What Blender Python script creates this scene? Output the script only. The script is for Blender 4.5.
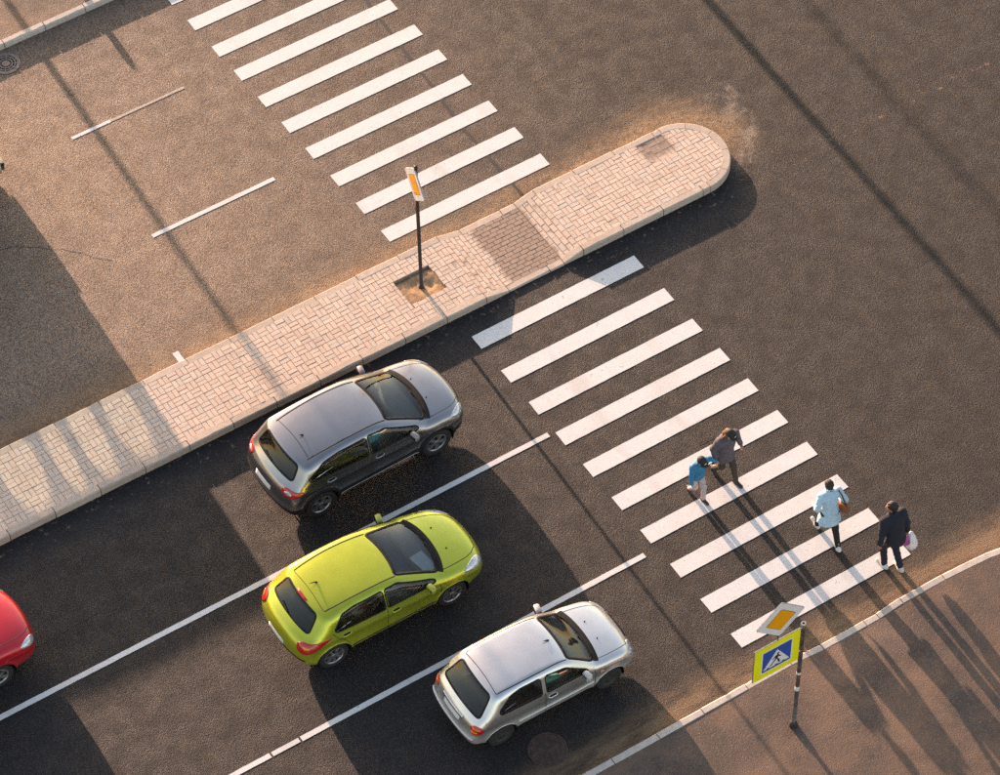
import bpy, bmesh, math, random
import numpy as np
from mathutils import Vector, Matrix
from mathutils.bvhtree import BVHTree
random.seed(7); np.random.seed(7)
R_ = math.radians
scene = bpy.context.scene
for _o in list(bpy.data.objects): bpy.data.objects.remove(_o)
C = scene.collection

# ------------------------------------------------------------------ camera, sky, sun, exposure
# world: X runs along the road (cars drive towards +X), Y across it (north side of the street = +Y), Z up, metres
cam_data = bpy.data.cameras.new('camera'); cam = bpy.data.objects.new('camera', cam_data); C.objects.link(cam)
cam_data.sensor_width = 36.0; cam_data.lens = 36.0 * 3.394; cam_data.clip_start = 1.0; cam_data.clip_end = 4000.0
_r = Vector((0.8437108728, -0.5366364886, -0.0131621502)); _u = Vector((0.4286032323, 0.6586910669, 0.6184054880)); _f = Vector((0.3231891589, 0.5273967742, -0.7857489486))
cam.matrix_world = Matrix(((_r.x, _u.x, -_f.x, -22.025271), (_r.y, _u.y, -_f.y, -35.941975), (_r.z, _u.z, -_f.z, 53.54862), (0, 0, 0, 1)))
scene.camera = cam

SUN_ELEV = R_(9.5)
SUN_AZ = R_(88.0)            # direction towards the sun in the XY plane, measured from +X
world = bpy.data.worlds.new('World'); scene.world = world; world.use_nodes = True
_nt = world.node_tree; _bg = _nt.nodes['Background']
_sky = _nt.nodes.new('ShaderNodeTexSky'); _sky.sky_type = 'NISHITA'; _sky.sun_disc = False
_sky.sun_elevation = SUN_ELEV; _sky.sun_rotation = R_(90) - SUN_AZ
_sky.altitude = 100; _sky.air_density = 1.0; _sky.dust_density = 1.5; _sky.ozone_density = 1.0
_nt.links.new(_sky.outputs[0], _bg.inputs[0]); _bg.inputs[1].default_value = 0.15
sun_data = bpy.data.lights.new('sun', 'SUN'); sun = bpy.data.objects.new('sun', sun_data); C.objects.link(sun)
sun_data.energy = 4.0; sun_data.angle = R_(0.5); sun_data.color = (1.0, 0.75, 0.59)
_sd = Vector((math.cos(SUN_AZ) * math.cos(SUN_ELEV), math.sin(SUN_AZ) * math.cos(SUN_ELEV), math.sin(SUN_ELEV)))
sun.rotation_euler = _sd.to_track_quat('Z', 'Y').to_euler(); sun.location = _sd * 60
vs = scene.view_settings; vs.view_transform = 'Standard'; vs.look = 'None'; vs.gamma = 1.0; vs.use_curve_mapping = False
vs.exposure = 1.56
vs.use_white_balance = True; vs.white_balance_temperature = 7800; vs.white_balance_tint = 21
scene.cycles.use_denoising = False; scene.cycles.sample_clamp_indirect = .22; scene.cycles.use_adaptive_sampling = False; scene.cycles.blur_glossy = 1.0; scene.cycles.caustics_reflective = False; scene.cycles.caustics_refractive = False

# ------------------------------------------------------------------ helpers
def tag(o, label=None, cat=None, group=None, kind=None):
    if label: o['label'] = label
    if cat: o['category'] = cat
    if group: o['group'] = group
    if kind: o['kind'] = kind
    return o
def empty(name, loc=(0, 0, 0), rz=0.0):
    o = bpy.data.objects.new(name, None); C.objects.link(o); o.location = loc; o.rotation_euler = (0, 0, rz); o.empty_display_size = 0.3
    return o
def mesh_of(name, V, F, mats, smooth=False, normals=None, fmat=None):
    me = bpy.data.meshes.new(name)
    V = np.asarray(V, float); me.from_pydata(V.tolist(), [], [list(map(int, f)) for f in F])
    for m in (mats if isinstance(mats, (list, tuple)) else [mats]): me.materials.append(m)
    if fmat is not None: me.polygons.foreach_set('material_index', np.asarray(fmat, np.int32))
    if smooth:
        me.polygons.foreach_set('use_smooth', np.ones(len(me.polygons), bool))
        if normals is not None: me.normals_split_custom_set_from_vertices(np.asarray(normals, float).tolist())
    me.update(); return me
def link(name, me, parent=None, loc=None, rot=None):
    o = bpy.data.objects.new(name, me); C.objects.link(o)
    if parent is not None: o.parent = parent
    if loc is not None: o.location = loc
    if rot is not None: o.rotation_euler = rot
    return o
def mk(name, V, F, mats, parent=None, smooth=False, normals=None, loc=None, rot=None, fmat=None):
    return link(name, mesh_of(name, V, F, mats, smooth, normals, fmat), parent, loc, rot)
def bm_obj(name, bm, mats, parent=None, smooth=False, loc=None, rot=None):
    me = bpy.data.meshes.new(name); bm.to_mesh(me); bm.free()
    for m in (mats if isinstance(mats, (list, tuple)) else [mats]): me.materials.append(m)
    if smooth: me.polygons.foreach_set('use_smooth', np.ones(len(me.polygons), bool))
    return link(name, me, parent, loc, rot)
def rbox(sx, sy, sz, bev=0.02, seg=2, center=(0, 0, 0)):
    bm = bmesh.new(); bmesh.ops.create_cube(bm, size=1.0)
    for v in bm.verts: v.co = Vector((v.co.x * sx, v.co.y * sy, v.co.z * sz))
    if bev > 0: bmesh.ops.bevel(bm, geom=bm.edges[:], offset=bev, segments=seg, affect='EDGES', profile=0.5)
    for v in bm.verts: v.co += Vector(center)
    return bm
def tube_vf(pts, rad, n=10, caps=True):
    """tube along a polyline; rad number or list"""
    pts = [Vector(p) for p in pts]; V = []; F = []
    rad = rad if isinstance(rad, (list, tuple)) else [rad] * len(pts)
    up0 = Vector((0, 0, 1))
    for i, p in enumerate(pts):
        d = (pts[min(i + 1, len(pts) - 1)] - pts[max(i - 1, 0)]).normalized()
        a = d.cross(up0)
        if a.length < 1e-3: a = d.cross(Vector((1, 0, 0)))
        a.normalize(); b = d.cross(a).normalized()
        for k in range(n):
            t = 2 * math.pi * k / n; V.append(p + (a * math.cos(t) + b * math.sin(t)) * rad[i])
    for i in range(len(pts) - 1):
        for k in range(n):
            F.append((i * n + k, i * n + (k + 1) % n, (i + 1) * n + (k + 1) % n, (i + 1) * n + k))
    if caps: F.append(tuple(range(n))); F.append(tuple(reversed(range((len(pts) - 1) * n, len(pts) * n))))
    return [tuple(v) for v in V], F
def join_vf(parts):
    V = []; F = []
    for v, f in parts:
        o = len(V); V += [tuple(p) for p in v]; F += [tuple(i + o for i in q) for q in f]
    return V, F
def prism_vf(poly, z0, z1):
    n = len(poly); V = [(x, y, z0) for x, y in poly] + [(x, y, z1) for x, y in poly]
    F = [tuple(reversed(range(n))), tuple(range(n, 2 * n))] + [(i, (i + 1) % n, n + (i + 1) % n, n + i) for i in range(n)]
    return V, F
def lathe_vf(prof, n=40, axis='Y'):
    V = []; F = []; m = len(prof)
    for k in range(n):
        t = 2 * math.pi * k / n; c, s = math.cos(t), math.sin(t)
        for r, h in prof: V.append((r * c, h, r * s) if axis == 'Y' else (r * c, r * s, h))
    for k in range(n):
        for i in range(m - 1):
            F.append((k * m + i, k * m + i + 1, ((k + 1) % n) * m + i + 1, ((k + 1) % n) * m + i))
    return V, F
def chaikin(P, it=2, closed=True):
    P = [tuple(p) for p in P]
    for _ in range(it):
        Q = []; n = len(P)
        rng = range(n) if closed else range(n - 1)
        if not closed: Q.append(P[0])
        for i in rng:
            a = P[i]; b = P[(i + 1) % n]
            Q.append(tuple(.75 * u + .25 * w for u, w in zip(a, b))); Q.append(tuple(.25 * u + .75 * w for u, w in zip(a, b)))
        if not closed: Q.append(P[-1])
        P = Q
    return P
def densify(P, step, closed=False):
    out = []; n = len(P)
    for i in range(n if closed else n - 1):
        a = np.array(P[i], float); b = np.array(P[(i + 1) % n], float); k = max(1, int(np.linalg.norm(b - a) / step))
        for j in range(k): out.append(tuple(a + (b - a) * j / k))
    if not closed: out.append(tuple(P[-1]))
    return out
def in_poly(px, py, poly):
    px = np.asarray(px); py = np.asarray(py); ins = np.zeros(px.shape, bool); n = len(poly)
    for i in range(n):
        x0, y0 = poly[i]; x1, y1 = poly[(i + 1) % n]
        c = (y0 > py) != (y1 > py)
        with np.errstate(divide='ignore', invalid='ignore'):
            xi = (x1 - x0) * (py - y0) / (y1 - y0 + 1e-12) + x0
        ins ^= c & (px < xi)
    return ins

# ---- signed distance meshing
def surface_nets(fn, lo, hi, h, proj=2):
    xs = [np.arange(lo[k], hi[k] + h, h, dtype=np.float32) for k in range(3)]
    X, Y, Z = np.meshgrid(*xs, indexing='ij', sparse=True)
    Fv = np.asarray(fn(X, Y, Z), np.float32); Fv = np.broadcast_to(Fv, (len(xs[0]), len(xs[1]), len(xs[2])))
    S = Fv < 0; n = np.array(Fv.shape) - 1
    pos = np.zeros((*n, 3), np.float32); cnt = np.zeros(n, np.int8)
    for ax in range(3):
        o1, o2 = [a for a in range(3) if a != ax]
        for d1 in (0, 1):
            for d2 in (0, 1):
                sa = [None] * 3; sb = [None] * 3
                sa[ax] = slice(0, -1); sb[ax] = slice(1, None)
                for o, d in ((o1, d1), (o2, d2)): sa[o] = sb[o] = slice(d, d + n[o])
                a = Fv[tuple(sa)]; b = Fv[tuple(sb)]; m = S[tuple(sa)] != S[tuple(sb)]
                t = np.where(m, a / np.where(m, a - b, 1), 0)
                pos[..., ax] += np.where(m, t, 0); pos[..., o1] += m * d1; pos[..., o2] += m * d2; cnt += m
    act = cnt > 0; idx = -np.ones(n, np.int64); idx[act] = np.arange(act.sum())
    cell = np.argwhere(act).astype(np.float32)
    V = (cell + pos[act] / cnt[act][:, None]) * h + np.array([x[0] for x in xs], np.float32)
    Fs = []
    for ax in range(3):
        o1, o2 = [(1, 2), (2, 0), (0, 1)][ax]
        sa = [slice(None)] * 3; sb = [slice(None)] * 3
        sa[ax] = slice(0, -1); sb[ax] = slice(1, None)
        for o in (o1, o2): sa[o] = sb[o] = slice(1, -1)
        a = S[tuple(sa)]; b = S[tuple(sb)]
        for flip, m in ((False, a & ~b), (True, ~a & b)):
            e = np.argwhere(m)
            if len(e) == 0: continue
            e[:, o1] += 1; e[:, o2] += 1
            q = []
            for d1, d2 in ((-1, -1), (0, -1), (0, 0), (-1, 0)):
                c = e.copy(); c[:, o1] += d1; c[:, o2] += d2; q.append(idx[c[:, 0], c[:, 1], c[:, 2]])
            q = np.stack(q, 1)
            if flip: q = q[:, ::-1]
            Fs.append(q)
    F = np.concatenate(Fs) if Fs else np.zeros((0, 4), int)
    F = F[(F >= 0).all(1)]
    N = None
    V = V.astype(np.float64)
    def grad(P):
        e = h * 0.35; g = np.zeros_like(P)
        for k in range(3):
            d = np.zeros(3); d[k] = e
            g[:, k] = (fn(*(P + d).T) - fn(*(P - d).T)) / (2 * e)
        return g
    for _ in range(proj):
        g = grad(V); f = fn(*V.T); s = f / np.maximum((g * g).sum(1), .15)
        s = np.clip(s, -h * .6, h * .6); V = V - g * s[:, None]
    g = grad(V); N = g / np.maximum(np.linalg.norm(g, axis=1), 1e-6)[:, None]
    return V, F, N
def smin(a, b, k):
    h_ = np.clip(.5 + .5 * (b - a) / k, 0, 1); return b + (a - b) * h_ - k * h_ * (1 - h_)
def smax(a, b, k): return -smin(-a, -b, k)
def sd_cone(x, y, z, a, b, ra, rb):
    ba = np.array(b, float) - np.array(a, float); L = float(ba @ ba) + 1e-9
    px, py, pz = x - a[0], y - a[1], z - a[2]
    t = np.clip((px * ba[0] + py * ba[1] + pz * ba[2]) / L, 0, 1)
    return np.sqrt((px - t * ba[0]) ** 2 + (py - t * ba[1]) ** 2 + (pz - t * ba[2]) ** 2) - (ra + (rb - ra) * t)
def sd_ell(x, y, z, c, r):
    k0 = np.sqrt(((x - c[0]) / r[0]) ** 2 + ((y - c[1]) / r[1]) ** 2 + ((z - c[2]) / r[2]) ** 2)
    return (k0 - 1) * min(r)
def sd_poly_grid(poly, lo, hi, h):
    xs = np.arange(lo[0], hi[0] + h, h); zs = np.arange(lo[1], hi[1] + h, h); X, Z = np.meshgrid(xs, zs, indexing='ij')
    d = np.full(X.shape, 1e9); n = len(poly)
    for i in range(n):
        ax, az = poly[i]; bx, bz = poly[(i + 1) % n]; ex, ez = bx - ax, bz - az
        t = np.clip(((X - ax) * ex + (Z - az) * ez) / (ex * ex + ez * ez + 1e-12), 0, 1)
        d = np.minimum(d, np.hypot(X - ax - t * ex, Z - az - t * ez))
    return xs, zs, np.where(in_poly(X, Z, poly), -d, d)
def bilin(xs, zs, D, x, z):
    h = xs[1] - xs[0]; i = np.clip((x - xs[0]) / h, 0, len(xs) - 1.001); j = np.clip((z - zs[0]) / h, 0, len(zs) - 1.001)
    i0 = i.astype(int); j0 = j.astype(int); fi = i - i0; fj = j - j0
    return (D[i0, j0] * (1 - fi) + D[i0 + 1, j0] * fi) * (1 - fj) + (D[i0, j0 + 1] * (1 - fi) + D[i0 + 1, j0 + 1] * fi) * fj

# ---- materials
class NT:
    def __init__(s, name):
        s.m = bpy.data.materials.new(name); s.m.use_nodes = True; s.t = s.m.node_tree; s.b = s.t.nodes['Principled BSDF']; s.out = s.t.nodes['Material Output']
    def n(s, ty, ins=None, **kw):
        nd = s.t.nodes.new(ty)
        for k, v in kw.items(): setattr(nd, k, v)
        for k, v in (ins or {}).items(): s.set(nd.inputs[k], v)
        return nd
    def set(s, sock, v):
        if hasattr(v, 'is_output') or isinstance(v, bpy.types.NodeSocket): s.t.links.new(v, sock)
        elif isinstance(v, bpy.types.Node): s.t.links.new(v.outputs[0], sock)
        else:
            if sock.type == 'RGBA' and not isinstance(v, (int, float)) and len(v) == 3: v = (*v, 1)
            sock.default_value = v
    def math(s, op, a, b=0.0, clamp=False):
        nd = s.n('ShaderNodeMath', operation=op, use_clamp=clamp); s.set(nd.inputs[0], a); s.set(nd.inputs[1], b); return nd.outputs[0]
    def rng(s, v, a, b, c=0.0, d=1.0, smooth=True):
        nd = s.n('ShaderNodeMapRange', interpolation_type='SMOOTHSTEP' if smooth else 'LINEAR'); s.set(nd.inputs[0], v)
        for i, q in enumerate((a, b, c, d)): nd.inputs[1 + i].default_value = q
        return nd.outputs[0]
    def mix(s, f, a, b, blend='MIX'):
        nd = s.n('ShaderNodeMix', data_type='RGBA', blend_type=blend); s.set(nd.inputs[0], f); s.set(nd.inputs[6], a); s.set(nd.inputs[7], b); return nd.outputs[2]
    def noise(s, vec, scale, detail=3, rough=.55, dist=0.0):
        nd = s.n('ShaderNodeTexNoise', {'Scale': scale, 'Detail': detail, 'Roughness': rough, 'Distortion': dist}); s.set(nd.inputs['Vector'], vec); return nd.outputs[0]
    def scaled(s, vec, sc):
        nd = s.n('ShaderNodeVectorMath', operation='MULTIPLY'); s.set(nd.inputs[0], vec); nd.inputs[1].default_value = sc; return nd.outputs[0]
    def bump(s, hgt, strength, dist, normal=None):
        nd = s.n('ShaderNodeBump', {'Strength': strength, 'Distance': dist}); s.set(nd.inputs['Height'], hgt)
        if normal is not None: s.set(nd.inputs['Normal'], normal)
        return nd.outputs[0]
    def P(s, **kw):
        for k, v in kw.items(): s.set(s.b.inputs[k.replace('_', ' ')], v)
        return s.m
def mat(name, col, rough=.5, metal=0.0, var=.12, vscale=6.0, coat=0.0, spec=.5, bump=0.0, bscale=120.0):
    t = NT(name); tc = t.n('ShaderNodeTexCoord').outputs['Object']
    nz = t.noise(tc, vscale, 4, .6); c = t.mix(t.rng(nz, .3, .7), [x * (1 - var) for x in col], [min(1, x * (1 + var)) for x in col])
    t.P(Base_Color=c, Roughness=t.rng(nz, .25, .75, max(.02, rough - .06), min(1, rough + .08)), Metallic=metal)
    t.b.inputs['Coat Weight'].default_value = coat; t.b.inputs['Coat Roughness'].default_value = .04; t.b.inputs['Specular IOR Level'].default_value = spec
    if bump: t.P(Normal=t.bump(t.noise(tc, bscale, 2), bump, .01))
    return t.m
# ------------------------------------------------------------------ surface materials
t_spec = .32
def asphalt_material(name, dark, stone, sidewalk=False):
    t = NT(name); tc = t.n('ShaderNodeTexCoord').outputs['Object']
    sep = t.n('ShaderNodeSeparateXYZ', {0: tc}); X, Y = sep.outputs[0], sep.outputs[1]
    vor = t.n('ShaderNodeTexVoronoi', {'Scale': 58.0 if not sidewalk else 45.0, 'Randomness': 1.0}); t.set(vor.inputs['Vector'], tc)
    cell = t.n('ShaderNodeSeparateColor', {0: vor.outputs['Color']}); rnd = cell.outputs[0]; rnd2 = cell.outputs[1]
    big = t.noise(tc, .35, 5, .6); mid = t.noise(tc, 2.3, 4, .6)
    streak = t.noise(t.scaled(tc, (.12, 1.5, 1)), 1.0, 4, .6)
    stone_amt = t.math('POWER', rnd, 3.0)
    col = t.mix(stone_amt, dark, stone)
    col = t.mix(t.rng(mid, .35, .75, 0, .18), col, [c * .55 for c in dark])
    col = t.mix(t.rng(streak, .45, .75, 0, .5), col, [c * 2.4 for c in dark])
    oil = t.math('MULTIPLY', t.rng(t.noise(tc, 1.1, 6, .7, .6),   .60, .72), .4); col = t.mix(oil, col, [c * .45 for c in dark])
    edge = t.math('ADD', t.math('MULTIPLY', rnd2, .7), t.math('SUBTRACT', .45, vor.outputs['Distance']))
    hgt = t.math('ADD', edge, t.math('MULTIPLY', t.noise(tc, 70, 2), .5))
    col = t.mix(t.rng(big, .3, .75, 0, .3), col, [c * 2.2 for c in dark]) if not sidewalk else col
    tan_ = (.34, .205, .11); pale = (.42, .33, .25)
    if not sidewalk:
        # colour blended paler and tanner on the far carriageway, growing towards its west end
        w = t.math('MULTIPLY', t.rng(X, 8.0, -6.5), t.rng(Y, 3.0, 5.5))
        w = t.math('MULTIPLY', w, t.rng(big, .2, .6, .65, 1.0))
        gr = t.math('ADD', .2, t.math('MULTIPLY', rnd, 1.1))
        col = t.mix(t.math('MULTIPLY', t.math('MULTIPLY', w, gr), .85, True), col, (.35, .24, .172))
        # sand washed along the north kerb of the island
        n1 = t.noise(t.scaled(tc, (.5, 2, 1)), 1.6, 5, .65)
        dk = t.math('MULTIPLY', t.rng(Y, 4.95, 4.1), t.rng(Y, 3.4, 3.8)); dk = t.math('MULTIPLY', dk, t.rng(X, 7.0, 6.3))
        dk = t.math('MULTIPLY', dk, t.rng(n1, .3, .6, .35, 1))
        # sand drift round the tip of the island
        vd = t.n('ShaderNodeVectorMath', operation='DISTANCE'); t.set(vd.inputs[0], tc); vd.inputs[1].default_value = (6.5, 3.05, 0)
        dist = t.math('ADD', vd.outputs['Value'], t.math('MULTIPLY', t.math('SUBTRACT', n1, .5), .9))
        north = t.rng(Y, 2.0, 3.3)
        tip = t.math('MULTIPLY', t.math('MULTIPLY', t.rng(dist, 2.1, 1.2), north), 1.0)
        sand = t.math('MULTIPLY', t.math('MAXIMUM', dk, tip), t.rng(t.noise(tc, 9, 5, .75), .34, .62, .35, 1.0))
        # debris in the gutters south of the island and along the footway
        nb = t.noise(tc, 7, 4, .7)
        gut = t.math('MULTIPLY', t.math('MULTIPLY', t.rng(Y, 1.35, 1.75), t.rng(Y, 2.1, 1.9)), t.rng(nb, .58, .68, 0, .7))
        gut2 = t.math('MULTIPLY', t.rng(Y, -7.6, -8.4), t.rng(n1, .35, .6, .2, .75))
        sand = t.math('MAXIMUM', sand, t.math('MAXIMUM', gut, gut2))
        col = t.mix(t.math('MULTIPLY', sand, t.rng(rnd, 0, 1, .7, 1.0), True), col, tan_)
        # worn remains of an old painted arc round the tip
        ring = t.math('MULTIPLY', t.rng(t.math('SUBTRACT', vd.outputs['Value'], t.math('MULTIPLY', t.math('SUBTRACT', Y, 2.6), .42)), 1.1, 1.35), t.rng(t.math('SUBTRACT', vd.outputs['Value'], t.math('MULTIPLY', t.math('SUBTRACT', Y, 2.6), .42)), 1.85, 1.65))
        ring = t.math('MULTIPLY', t.math('MULTIPLY', t.math('MULTIPLY', ring, t.rng(X, 7.25, 7.6)), t.rng(Y, 4.55, 4.25)), t.rng(t.noise(tc, 2.6, 6, .75), .44, .62))
        col = t.mix(t.math('MULTIPLY', ring, .5), col, (.36, .28, .22))
    else:
        dn = t.noise(tc, .8, 5, .65)
        col = t.mix(t.rng(dn, .35, .68, .0, .85), col, (.185, .105, .063))
        spk = t.math('MULTIPLY', t.rng(t.noise(tc, 26, 2), .70, .74), .6); col = t.mix(spk, col, (.45, .38, .33))
    rough = t.rng(mid, .3, .7, .55, .7)
    t.P(Base_Color=col, Roughness=rough, Normal=t.bump(hgt, .85 if not sidewalk else .5, .0085 if not sidewalk else .006))
    t.b.inputs['Specular IOR Level'].default_value = t_spec if not sidewalk else .6
    return t.m
M = {}
M['road'] = asphalt_material('asphalt', (.0062, .0061, .0074), (.050, .0425, .043))
M['patch'] = asphalt_material('asphalt_dark_band', (.006, .0058, .0066), (.035, .03, .03))
M['footway'] = asphalt_material('footway_asphalt', (.052, .034, .025), (.115, .074, .053), True)
def paint_material():
    t = NT('road_paint'); g = t.n('ShaderNodeNewGeometry').outputs['Position']
    n1 = t.noise(g, 5, 6, .7); n2 = t.noise(g, 60, 3, .6); n3 = t.noise(t.scaled(g, (1, 6, 1)), 1.3, 5, .7)
    col = t.mix(t.rng(n1, .3, .7), (.66, .65, .625), (.73, .72, .695))
    col = t.mix(t.rng(n3, .62, .72, 0, .55), col, (.42, .38, .35))
    trk = t.noise(t.scaled(g, (1.1, .25, 1)), 1.0, 4, .6); col = t.mix(t.rng(trk, .52, .72, 0, .4), col, (.47, .43, .39))
    wear = t.math('MULTIPLY', t.rng(n1, .60, .70), t.rng(n2, .42, .58)); wear = t.math('MAXIMUM', wear, t.math('MULTIPLY', t.rng(t.noise(g, 24, 4, .75), .62, .69), .85))
    col = t.mix(t.math('MULTIPLY', wear, .8), col, (.07, .06, .055))
    t.P(Base_Color=col, Roughness=.6, Normal=t.bump(n2, .35, .006)); return t.m
M['paint'] = paint_material()
def faded_material():
    t = NT('faded_road_paint'); g = t.n('ShaderNodeNewGeometry').outputs['Position']
    n2 = t.noise(g, 45, 3, .6); c = t.mix(t.rng(n2, .45, .6), (.36, .28, .22), (.62, .54, .46)); t.P(Base_Color=c, Roughness=.7); return t.m
M['faded'] = faded_material()
def kerb_material(name, a, b):
    t = NT(name); g = t.n('ShaderNodeNewGeometry'); oi = t.n('ShaderNodeObjectInfo')
    n1 = t.noise(g.outputs['Position'], 9, 5, .65); n2 = t.noise(g.outputs['Position'], 55, 3, .6)
    col = t.mix(t.rng(n1, .3, .7), a, b)
    col = t.mix(t.math('MULTIPLY', oi.outputs['Random'], .35), col, [x * .72 for x in a])
    col = t.mix(t.rng(n2, .6, .75, 0, .5), col, [x * .4 for x in a])
    t.P(Base_Color=col, Roughness=.8, Normal=t.bump(n2, .4, .008)); return t.m
M['kerb'] = kerb_material('kerb_concrete', (.5, .39, .31), (.62, .5, .4))
M['kerb_grey'] = kerb_material('kerb_grey_concrete', (.5, .44, .38), (.62, .55, .48))
def paver_material(name, a, b, c, dirt=.3):
    t = NT(name); g = t.n('ShaderNodeNewGeometry'); oi = t.n('ShaderNodeObjectInfo')
    rnd = t.math('FRACT', t.math('ADD', oi.outputs['Random'], g.outputs['Random Per Island']))
    n1 = t.noise(g.outputs['Position'], 2.2, 5, .65); n2 = t.noise(g.outputs['Position'], 60, 3, .6); n3 = t.noise(g.outputs['Position'], 14, 4, .6)
    col = t.mix(rnd, a, b); col = t.mix(t.rng(rnd, .75, .95, 0, .8), col, c)
    col = t.mix(t.rng(n1, .5, .75, 0, dirt), col, (.24, .15, .09)); col = t.mix(t.rng(n3, .6, .8, 0, .35), col, [x * .5 for x in a])
    sp_ = t.n('ShaderNodeSeparateXYZ', {0: g.outputs['Position']}); wob = t.math('MULTIPLY', t.math('SUBTRACT', t.noise(g.outputs['Position'], 6, 5, .7), .5), .35)
    wob2 = t.math('MULTIPLY', wob, .45); px2 = t.math('ADD', sp_.outputs[0], wob2); px = t.math('ADD', sp_.outputs[0], wob); py = t.math('ADD', sp_.outputs[1], wob2)
    st = t.math('MULTIPLY', t.rng(px, 1.58, 1.72), t.rng(px, 2.93, 2.86))                       # grime where people cross the island
    s2 = t.math('MULTIPLY', t.math('MULTIPLY', t.rng(px2, 5.72, 5.9), t.rng(px2, 6.6, 6.42)), t.math('MULTIPLY', t.rng(py, 3.15, 3.4), 1.0))   # sunk dirty corner near the tip
    s3 = t.math('MULTIPLY', t.math('MULTIPLY', t.rng(px, .35, .7), t.rng(px, 1.6, 1.1)), t.rng(t.noise(g.outputs['Position'], 5, 5, .7), .52, .66, 0, .8))
    s4 = t.math('MULTIPLY', t.math('MULTIPLY', t.rng(px, 2.9, 3.0), t.rng(px, 4.6, 3.5)), t.rng(t.noise(g.outputs['Position'], 6, 5, .7), .55, .66, 0, .7))
    stain = t.math('MAXIMUM', t.math('MAXIMUM', st, s2), t.math('MAXIMUM', s3, s4))
    col = t.mix(t.math('MULTIPLY', stain, t.rng(n3, .3, .7, .6, .9)), col, t.mix(t.rng(n3, .3, .7), (.2, .125, .09), (.30, .2, .145)))
    t.P(Base_Color=col, Roughness=.82, Normal=t.bump(n2, .4, .006)); return t.m
M['paver'] = paver_material('paver_pinkish', (.63, .475, .37), (.71, .56, .445), (.6, .5, .41))
M['paver_sunk'] = M['paver']
M['joint'] = mat('joint_sand', (.3, .21, .155), .95, var=.3, vscale=20)
M['soil'] = mat('sandy_soil', (.4, .24, .13), .95, var=.35, vscale=7, bump=.8, bscale=40)
M['crack_and_line'] = mat('crack_and_dark_line', (.02, .018, .018), .6, var=.3, vscale=8, bump=.3, bscale=60)
M['iron_rust'] = mat('rusty_cast_iron', (.088, .054, .044), .7, .3, var=.4, vscale=9, bump=.5, bscale=50)
M['iron'] = mat('worn_cast_iron', (.22, .18, .16), .5, .5, var=.3, vscale=14, bump=.3, bscale=80)
M['hole'] = mat('drain_darkness', (.008, .007, .007), .9)

# ------------------------------------------------------------------ ground and road
def sheet(name, x0, x1, y0, y1, z, m, parent=None):
    return mk(name, [(x0, y0, z), (x1, y0, z), (x1, y1, z), (x0, y1, z)], [(0, 1, 2, 3)], m, parent)
ground = tag(sheet('ground', -1500, 1500, -1500, 1500, -.08, M['footway']), kind='structure')
road = tag(sheet('road', -160, 160, -90, 60, 0, M['road']), kind='structure')

def marking(name, x0, x1, y0, y1, m=None, z=.006, jag=.003, skew=0.0):
    P = []; nx = max(2, int((x1 - x0) / .12)); ny = max(2, int(abs(y1 - y0) / .12))
    def j(): return random.uniform(-jag, jag)
    ring = [(x0 + (x1 - x0) * i / nx, y0 + j()) for i in range(nx)] + [(x1 + j() + skew, y0 + (y1 - y0) * i / ny) for i in range(ny)]
    ring += [(x1 - (x1 - x0) * i / nx, y1 + j()) for i in range(nx)] + [(x0 + j(), y1 - (y1 - y0) * i / ny) for i in range(ny)]
    V, F = prism_vf(ring, z - .004, z); return mk(name, V, F, m or M['paint'], road)
for i, yt in enumerate((1.42, .355, -.63, -1.565, -2.52, -3.5, -4.465, -5.445, -6.44, -7.41)):
    marking('crossing_stripe', .22 + .028 * i, 4.19 + .028 * i, yt - .375, yt)
for i, yt in enumerate((13.38, 12.42, 11.43, 10.54, 9.58, 8.65, 7.73, 6.765, 5.81, 4.865)):
    marking('crossing_stripe', -.3 + .05 * i, 3.66 + .05 * i, yt - .365, yt)
marking('lane_line', -45, .17, -1.59, -1.475)
marking('lane_line', -45, -8.22, -5.055, -4.945); marking('lane_line', -8.18, -7.6, -5.05, -4.95); marking('lane_line', -7.56, .13, -5.06, -4.945)
marking('lane_dash', -3.92, -.98, 7.29, 7.39); marking('lane_dash', -12.5, -9.3, 7.29, 7.39)
marking('lane_dash', -4.03, -3.1, 10.66, 10.74, M['paint']); marking('lane_dash', -3.1, -1.3, 10.665, 10.73, M['faded'])
marking('kerb_tick', -5.1, -4.97, 4.02, 4.36)

def ribbon(name, pts, w, m, z, jag=.3, parent=road):
    pts = densify(pts, .12); V = []; F = []; ww = w
    for i, p in enumerate(pts):
        a = np.array(pts[max(i - 1, 0)]); b = np.array(pts[min(i + 1, len(pts) - 1)]); d = (b - a) / np.linalg.norm(b - a); nrm = np.array([-d[1], d[0]])
        ww = w * (1 + random.uniform(-jag, jag)); off = random.uniform(-.25, .25) * w * jag * 2
        q = np.array(p) + nrm * off; V += [(*(q + nrm * ww / 2), z), (*(q - nrm * ww / 2), z)]
    for i in range(len(pts) - 1): F.append((2 * i, 2 * i + 1, 2 * i + 3, 2 * i + 2))
    return mk(name, V, F, m, parent)
ribbon('dark_line', [(3.42, 13.0), (3.36, 10.8), (3.28, 9.2), (3.21, 7.65), (3.12, 6.5), (3.16, 4.1)], .07, M['crack_and_line'], .0035)  # thin dark line running between the far crossing's stripes
ribbon('asphalt_dark_band', [(2.76, 1.9), (2.72, .6), (2.74, -1.4), (2.7, -3.4)], .34, M['patch'], .0028, .12)  # band of darker asphalt colour across the near crossing
def walk(x, y, ang, n, step=.22):
    P = [(x, y)]
    for _ in range(n): ang += random.uniform(-.45, .45); x += step * math.cos(ang); y += step * math.sin(ang); P.append((x, y))
    return P
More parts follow.
